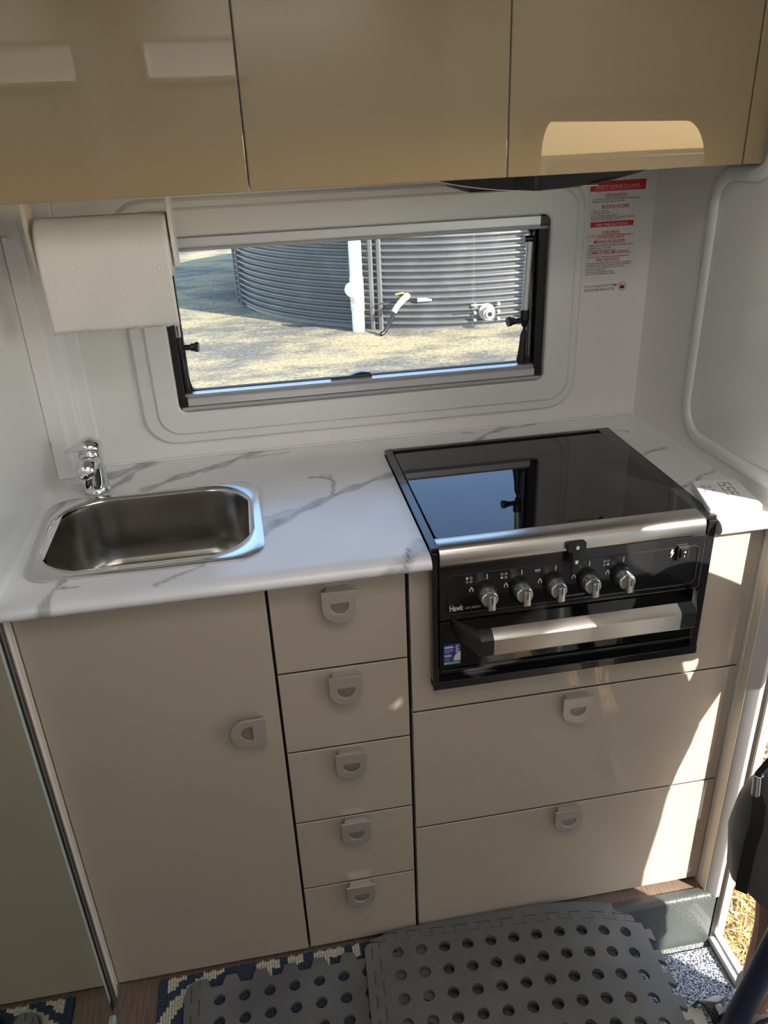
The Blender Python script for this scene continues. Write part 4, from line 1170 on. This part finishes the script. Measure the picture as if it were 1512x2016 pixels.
def skin(name, names, m, grow=0.0, sub=2, root='pelvis', rad=None):
    ids = {n: i for i, n in enumerate(names)}
    me = bpy.data.meshes.new(name)
    me.from_pydata([J[n] for n in names], [(ids[a], ids[b]) for a, b in E_ if a in ids and b in ids], [])
    me.materials.append(m)
    o = link(name, me, per)
    o.modifiers.new('skin', 'SKIN')
    lay = me.skin_vertices[0] if me.skin_vertices else None
    if lay is None:
        bm = bmesh.new(); bm.from_mesh(me); bm.verts.layers.skin.verify(); bm.to_mesh(me); bm.free(); lay = me.skin_vertices[0]
    for n, i in ids.items():
        r = (rad or {}).get(n, R_[n]) + grow
        lay.data[i].radius = (r, r); lay.data[i].use_root = (n == root)
    s = o.modifiers.new('sub', 'SUBSURF'); s.levels = sub; s.render_levels = sub
    return o
body = skin('body', list(J), M['skin'])
body['label'] = 'bare legs, arms and face'
skin('shirt', ['pelvis', 'waist', 'chest', 'collar', 'shor', 'shol', 'elbr', 'elbl'], M['shirt'], .020, 2)['label'] = 'loose shirt'
# face
hc = Vector((1.262, -.424, 1.205)); fd = Vector((-.90, -.42, -.10)).normalized(); sd = fd.cross(Vector((0, 0, 1))).normalized()
fc = MB()
def blob(mb, c, r, sx=1, sz=1, n=10):
    rg = []
    for i in range(n + 1):
        t = PI * i / n
        rg.append([tuple(c + sd * (r * sx * math.sin(t) * math.cos(2 * PI * k / 12)) + fd * (r * math.sin(t) * math.sin(2 * PI * k / 12)) + Vector((0, 0, r * sz * math.cos(t)))) for k in range(12)])
    mb.loft(rg, False, False)
for s in (-1, 1):
    e = MB(); blob(e, hc + fd * .066 + sd * (.030 * s) + Vector((0, 0, .004)), .010); link('eye', e.mesh('eye', M['eye']), per)
    e = MB(); blob(e, hc + sd * (.074 * s) + Vector((0, 0, -.004)), .022, .4, 1.3); link('ear', e.mesh('ear', M['skin']), per)
e = MB(); blob(e, hc + fd * .078 + Vector((0, 0, -.018)), .014, .9, 1.6); link('nose', e.mesh('nose', M['skin']), per)
e = MB(); blob(e, hc + fd * .068 + Vector((0, 0, -.050)), .010, 2.2, .6); link('mouth', e.mesh('mouth', M['lip']), per)
e = MB(); blob(e, hc - fd * .012 + Vector((0, 0, .020)), .080, 1.0, .95); link('hair', e.mesh('hair', M['hair']), per)
ht = MB(); hz_ = 1.262
rgs = []
for r, z in ((.165, -.012), (.168, -.008), (.150, -.002), (.095, .004), (.088, .020), (.082, .070), (.066, .092), (.03, .100), (.002, .101)):
    rgs.append([(1.266 + r * math.cos(2 * PI * k / 32), -.421 + 1.05 * r * math.sin(2 * PI * k / 32), hz_ + z - .010 * abs(math.sin(2 * PI * k / 32)) * (r > .1)) for k in range(32)])
ht.loft(rgs, True, True)
link('hat', ht.mesh('hat', M['hat'], 60), per, 'wide brimmed hat')
# shorts: pelvis ring and two flared legs, hem open
sr = MB()
def leg_rings(path, hemtilt=False):
    rg = []
    for (x, y, z, rx, ry) in path:
        rg.append([(x + (rx + .006 * math.sin(3 * a + z * 9) + .003 * math.sin(7 * a - z * 23)) * math.cos(a), y + (ry + .006 * math.sin(3 * a + z * 9) + .003 * math.sin(5 * a + z * 31)) * math.sin(a), z - (.050 * max(0, 1 - (z - .282) / .16) * math.cos(a - .9) if hemtilt and z < .44 else 0)) for a in [2 * PI * k / 40 for k in range(40)]])
    return rg
rleg = [(1.208, -.243, .282, .088, .088), (1.206, -.242, .2825, .097, .097), (1.205, -.242, .30, .098, .098), (1.202, -.239, .34, .101, .101), (1.201, -.236, .39, .105, .105), (1.214, -.243, .46, .110, .109), (1.246, -.266, .54, .116, .112), (1.298, -.305, .62, .112, .112)]
lleg = [(1.405, -.458, .172, .100, .098), (1.400, -.456, .174, .110, .108), (1.398, -.455, .22, .110, .108), (1.390, -.448, .34, .110, .108), (1.380, -.435, .46, .114, .112), (1.372, -.424, .56, .118, .114), (1.366, -.410, .64, .116, .114)]
sr.loft(leg_rings(rleg, True), False, True); sr.loft(leg_rings(lleg), False, True)
sr.loft([[(1.342 + rx * math.cos(a) * .94 - ry * math.sin(a) * .30, -.355 + ry * math.sin(a) * .94 + rx * math.cos(a) * -.25, z) for a in [2 * PI * k / 36 for k in range(36)]] for z, rx, ry in ((.50, .095, .150), (.56, .128, .190), (.64, .132, .192), (.70, .122, .176), (.735, .116, .168))])
so_ = link('shorts', sr.mesh('shorts', M['shorts'], 70), per, 'dark grey knee length shorts')
# cord hanging at the front of the shorts
cpts = [(1.126, -.238, .600), (1.118, -.2265, .559), (1.115, -.2345, .531), (1.1125, -.250, .514), (1.1115, -.2565, .483), (1.1110, -.2535, .435), (1.1100, -.2555, .390), (1.1095, -.2570, .355), (1.1100, -.2575, .335)]
nrm = Vector((-.62, -.60, .35)).normalized()
cs = MB(); rgs = []
for i, p in enumerate(cpts):
    p = Vector(p); d = (Vector(cpts[min(i + 1, len(cpts) - 1)]) - Vector(cpts[max(i - 1, 0)])).normalized(); s_ = d.cross(nrm).normalized(); w = .0045 if i < 2 else (.006 if i == 2 else .0095)
    p = p + Vector((-.006, -.006, 0)) * (1 if i > 3 else .3)
    rgs.append([tuple(p + s_ * w + nrm * .0015), tuple(p - s_ * w + nrm * .0015), tuple(p - s_ * w - nrm * .0015), tuple(p + s_ * w - nrm * .0015)])
rgs = [[tuple(Vector(q) + nrm * .017) for q in r] for r in rgs]
cs.loft(rgs)
cd = link('cord', cs.mesh('cord', M['strap'], 50), so_, 'black hanging cord')
link('metal_tip', MB().tube([(1.1055, -.2400, .562), (1.1030, -.2485, .528)], [.0075, .0080], 14).mesh('metal_tip', M['chrome'], bev=.001), so_, 'chrome cord end')
# shoes
def shoe(heel, toe, zb):
    h, t = Vector((heel[0], heel[1], 0)), Vector((toe[0], toe[1], 0)); d = (t - h).normalized(); s_ = Vector((-d.y, d.x, 0))
    def ring(u, w, z0, z1, n=20):
        c = h + (t - h) * u; out = []
        for k in range(n):
            a = 2 * PI * k / n
            out.append(tuple(c + s_ * (w * math.copysign(abs(math.cos(a)) ** .7, math.cos(a))) + Vector((0, 0, zb + (z0 + z1) / 2 + (z1 - z0) / 2 * math.copysign(abs(math.sin(a)) ** .8, math.sin(a))))))
        return out
    so = MB().loft([ring(u, w, 0, .026) for u, w in ((-.02, .018), (.0, .030), (.1, .037), (.35, .036), (.65, .045), (.85, .042), (.96, .028), (1.0, .014))])
    up = MB().loft([ring(u, w, .022, z) for u, w, z in ((-.01, .018, .075), (.02, .030, .100), (.16, .034, .105), (.32, .035, .092), (.5, .040, .080), (.7, .042, .066), (.88, .036, .054), (.97, .020, .042))])
    upo = link('shoe', up.mesh('shoe', M['shoe'], 60), per, 'grey trainer')
    link('sole', so.mesh('sole', M['shoe_white'], 50), upo)
    for u in (.30, .40, .50, .60):
        zt = .098 - .045 * (u - .25)
        c = h + (t - h) * u
        st_ = MB().tube([tuple(c + s_ * (.042 * math.cos(a)) + Vector((0, 0, zb + .040 + (zt - .038) * math.sin(a)))) for a in [PI * k / 10 for k in range(11)]], .0038, 8)
        link('lace', st_.mesh('lace', M['shoe_dark']), upo)
    ank = Vector((heel[0], heel[1], 0)) + d * .05
    sk_ = MB().lathe([(.040, zb + .085), (.042, zb + .10), (.040, zb + .135), (.0385, zb + .150), (.036, zb + .152)], (ank.x, ank.y, 0), 'z', 20)
    link('sock', sk_.mesh('sock', M['sock'], 60), per, 'white sock')
shoe((1.245, -.176), (1.201, -.428), -.1345)
shoe((1.475, -.440), (1.300, -.545), -.185)

# outside folding step under the other foot
es = thing('entry_step', 'black folding entry step outside the doorway', 'step', (1.42, -.5, -.5))
link('tread', MB().box(1.300, 1.56, -.75, -.30, -.205, -.187).mesh('tread', M['alu_dark'], bev=.004), es)
for y in (-.72, -.33):
    link('leg', MB().box(1.50, 1.53, y - .012, y + .012, -.498, -.205).mesh('leg', M['alu_dark'], bev=.003), es)
    link('arm', MB().tube([(1.31, y, -.215), (1.51, y, -.40)], .009, 8).mesh('arm', M['alu_dark']), es)

# ------------------------------------------------------------------ outside: ground, straw, tank, pipes, awning
GZ = -.5
gm = MB(); n = 60
def gpos(i, j):
    return -40 + 80 * i / n, -40 + 110 * j / n
gv = []
for j in range(n + 1):
    for i in range(n + 1):
        x, y = gpos(i, j); gv.append((x, y, GZ + (.02 * math.sin(x * .7) * math.cos(y * .5) if abs(x) > 8 or y > 14 or y < -6 else 0)))
gm.add(gv, [(j * (n + 1) + i, j * (n + 1) + i + 1, (j + 1) * (n + 1) + i + 1, (j + 1) * (n + 1) + i) for j in range(n) for i in range(n)])
go = struct('ground', gm.mesh('ground', M['ground']), 'dry grass and gravel ground')

sb = MB()
for k in range(42000):
    x = 1.32 + random.random() ** 1.5 * 2.2; y = -1.6 + random.random() * 2.6
    if 1.25 < x < 1.62 and -.80 < y < -.25: continue
    a = random.random() * 2 * PI; L = .02 + .05 * random.random(); w = .0016 + .0020 * random.random(); z = GZ + .004 + .02 * random.random(); rise = .03 * random.random()
    dx, dy = math.cos(a), math.sin(a)
    sb.add([(x - dy * w, y + dx * w, z), (x + dy * w, y - dx * w, z), (x + dx * L, y + dy * L, z + rise)], [(0, 1, 2)], 0 if random.random() < .55 else 1)
so = bpy.data.meshes.new('straw'); so.from_pydata(sb.v, [], sb.f); so.materials.append(M['straw']); so.materials.append(M['straw2']); so.polygons.foreach_set('material_index', sb.mi)
s_o = tag(link('straw', so), 'loose dry straw covering the ground outside the doorway', 'straw'); s_o['kind'] = 'stuff'

tcx, tcy, tr_ = 2.9, 9.62, 2.66
tk = thing('water_tank', 'large round corrugated charcoal water tank outside the window', 'tank', (tcx, tcy, GZ))
tb = MB(); rings = []; NP = 240; pitch = .0665
zs_ = [GZ - .02]
nz = 17
prof_ = []
for k in range(nz):
    z0 = GZ + .02 + k * pitch
    for f, r in ((0, -.030), (.30, -.032), (.40, -.016), (.50, .006), (.66, .013), (.84, .010), (.95, -.012)):
        prof_.append((z0 + f * pitch, r))
prof_ = [(GZ - .02, -.016)] + prof_ + [(prof_[-1][0] + .02, -.016), (prof_[-1][0] + .05, -.5), (prof_[-1][0] + .12, -2.4)]
for z, r in prof_:
    rings.append([(tcx + (tr_ + r) * math.cos(2 * PI * k / NP), tcy + (tr_ + r) * math.sin(2 * PI * k / NP), z) for k in range(NP)])
tb.loft(rings, False, True)
link('tank_wall', tb.mesh('tank_wall', M['tank'], 30), tk)
ztop = GZ + .02 + nz * pitch
def on_tank(x, out=0.0):
    a = -math.acos(max(-1, min(1, (x - tcx) / tr_))); return tcx + (tr_ + out) * math.cos(a), tcy + (tr_ + out) * math.sin(a), a
for x in (1.655, 1.735, .262, .300):
    px_, py_, a = on_tank(x, .004)
    nx_, ny_ = math.cos(a), math.sin(a); tx_, ty_ = -ny_, nx_; w = .024
    r0 = [(px_ + tx_ * w * s + nx_ * o_, py_ + ty_ * w * s + ny_ * o_) for s, o_ in ((-1, -.03), (-1, .012), (-.6, .022), (.6, .022), (1, .012), (1, -.03))]
    link('rib', MB().loft([[(p, q, z) for p, q in r0] for z in (GZ, ztop)]).mesh('rib', M['tank']), tk, 'vertical moulded rib')
def valve(x, z, big):
    px_, py_, a = on_tank(x, .0); d = Vector((math.cos(a), math.sin(a), 0)); b = Vector((px_, py_, z)); t_ = Vector((-d.y, d.x, 0))
    if big:
        v = link('outlet_valve', MB().tube([b - d * .02, b + d * .03], .085, 24).tube([b + d * .03, b + d * .10], .055, 20).tube([b + d * .10, b + d * .13], .062, 12).tube([b + d * .13, b + d * .15], .040, 16).mesh('outlet_valve', M['fitting']), tk, 'grey flanged outlet valve')
        link('lever', MB().tube([b + d * .10 + Vector((0, 0, .06)), b + d * .11 + Vector((-.05, 0, .095)), b + d * .12 + Vector((-.19, 0, .10))], .008, 8).mesh('lever', M['brass']), v, 'yellow lever')
        for k in range(6):
            sx = -1 if k < 3 else 1; q = b + d * .035 + t_ * (sx * .125) + Vector((0, 0, (k % 3 - 1) * .075))
            link('bolt', MB().tube([q - d * .03, q + d * .01], .014, 8).mesh('bolt', M['pvc']), v)
        link('bore', MB().tube([b + d * .149, b + d * .152], .024, 16).mesh('bore', M['black']), v)
    else:
        v = link('tap_valve', MB().tube([b - d * .02, b + d * .05, b + d * .10 + Vector((-.02, 0, -.01)), b + d * .14 + Vector((-.08, 0, -.07)), b + d * .15 + Vector((-.11, 0, -.12))], [.042, .034, .034, .030, .030], 16).mesh('tap_valve', M['fitting']), tk, 'grey elbow tap')
        link('lever', MB().tube([b + d * .07 + Vector((0, 0, .03)), b + d * .08 + Vector((-.02, 0, .055)), b + d * .09 + Vector((-.10, 0, .045))], .008, 8).mesh('lever', M['brass']), v, 'yellow lever')
        link('hose', MB().tube([b + d * .15 + Vector((-.11, 0, -.12)), b + d * .16 + Vector((-.14, 0, -.2)), b + d * .18 + Vector((-.21, 0, -.31)), b + d * .20 + Vector((-.24, 0, z * 0 + GZ - z + .02))], .022, 12).mesh('hose', M['black']), v, 'black hose')
valve(1.99, -.155, False)
valve(2.80, -.335, True)
px_, py_, a = on_tank(2.17, .012)
link('name_plate', MB().box(px_ - .075, px_ + .075, py_ - .006, py_ + .02, -.205, -.170).mesh('name_plate', M['pvc'], bev=.003), tk, 'small white plate')

def pipe(x, y, r, top, lab):
    p = thing('drain_pipe', lab, 'pipe', (x, y, GZ))
    link('pipe', MB().tube([(x, y, GZ), (x, y, top)], r, 24).mesh('pipe', M['pvc']), p)
    return p
p1 = pipe(1.495, 7.25, .0655, 2.2, 'white drain pipe with round inspection cap before the water tank')
for z0, z1 in ((.02, .055), (-.27, .02), (-.285, -.25)):
    link('coupling', MB().tube([(1.495, 7.25, z0), (1.495, 7.25, z1)], .0715, 24).mesh('coupling', M['pvc'], bev=.004), p1)
link('side_branch', MB().tube([(1.495, 7.25, -.20), (1.455, 7.17, -.09), (1.428, 7.12, -.045)], .060, 20).mesh('side_branch', M['pvc']), p1)
cp_ = link('inspection_cap', MB().tube([(1.436, 7.135, -.048), (1.420, 7.095, -.040)], .072, 24).mesh('inspection_cap', M['pvc'], bev=.004), p1, 'round white screw cap')
for k in range(4):
    q = Vector((1.419, 7.092, -.040)) + Vector((.045 * math.cos(k * PI / 2 + .5), .0, .045 * math.sin(k * PI / 2 + .5)))
    link('screw', MB().tube([q, q + Vector((-.002, -.006, 0))], .010, 8).mesh('screw', M['fitting']), cp_)
pipe(3.325, 6.83, .038, 2.2, 'thin white pipe behind the window stay')

# unseen door leaf added outside the far jamb to block sun
ed = thing('entry_door', 'white entry door standing wide open outside the doorway', 'door', (1.7, -1.05, -.17))
dl = prism('leaf', [rr(1.300, 2.125, -.165, 1.372, .05)], .034, M['white_mould'], .004)
link('leaf', xf(dl, WALL(0, -1.052, 0)), ed)
link('door_window', xf(prism('door_window', [rr(1.45, 1.98, .70, 1.24, .06), rr(1.48, 1.95, .73, 1.21, .05)], .044, M['black'], .003), WALL(0, -1.052, 0)), ed)
link('door_handle', MB().box(2.02, 2.07, -1.030, -1.018, .48, .62).mesh('door_handle', M['black'], bev=.004), ed)
for z in (.1, 1.15):
    link('hinge', MB().tube([(1.297, -1.035, z), (1.297, -1.035, z + .09)], .007, 10).mesh('hinge', M['alu']), ed)

# awning out of view, added to cast the straight shadow edge across the cooker
aw = thing('awning', 'grey canvas awning rolled out above the doorway', 'awning', (1.35, -1.5, 2.2))
am = MB().loft([[(1.31, -5.2, 2.24), (1.31, 1.6, 2.24)], [(2.0, -5.2, 2.14), (2.0, 1.6, 2.14)], [(2.70, -5.2, 2.21), (2.70, 1.6, 2.21)]], False, False, False)
ao = link('canvas', am.mesh('canvas', M['canvas']), aw)
md = ao.modifiers.new('s', 'SOLIDIFY'); md.thickness = .004
link('roller', MB().tube([(2.71, -5.2, 2.222), (2.71, 1.6, 2.222)], .022, 16).mesh('roller', M['alu']), aw)

# ------------------------------------------------------------------ added fill light panels on the ceiling
def fill_panel(x, y, sx, sy, lab):
    t = thing('ceiling_light', lab, 'lamp', (x, y, 1.968), 'LED ceiling lights')
    link('housing', xf(prism('housing', [rr(-sx, sx, -sy, sy, .02)], .012, M['white_trim'], .003), T(x, y, 1.9635)), t)
    link('diffuser', xf(prism('diffuser', [rr(-sx + .015, sx - .015, -sy + .015, sy - .015, .015)], .004, M['lamp'], .001), T(x, y, 1.9555)), t)
    ld = bpy.data.lights.new('led', 'AREA'); ld.shape = 'RECTANGLE'; ld.size = 2 * sx - .03; ld.size_y = 2 * sy - .03; ld.energy = FILL_POWER; ld.color = (1.0, .94, .87)
    lo_ = bpy.data.objects.new('led', ld); C.objects.link(lo_); lo_.location = (x, y, 1.952)
    lo_.parent = t; lo_.matrix_parent_inverse = BASE[t.name].inverted()
fill_panel(.60, -.80, .40, .22, 'white LED ceiling light above the kitchen')
fill_panel(.60, -1.88, .40, .12, 'white LED ceiling light near the opposite wall')
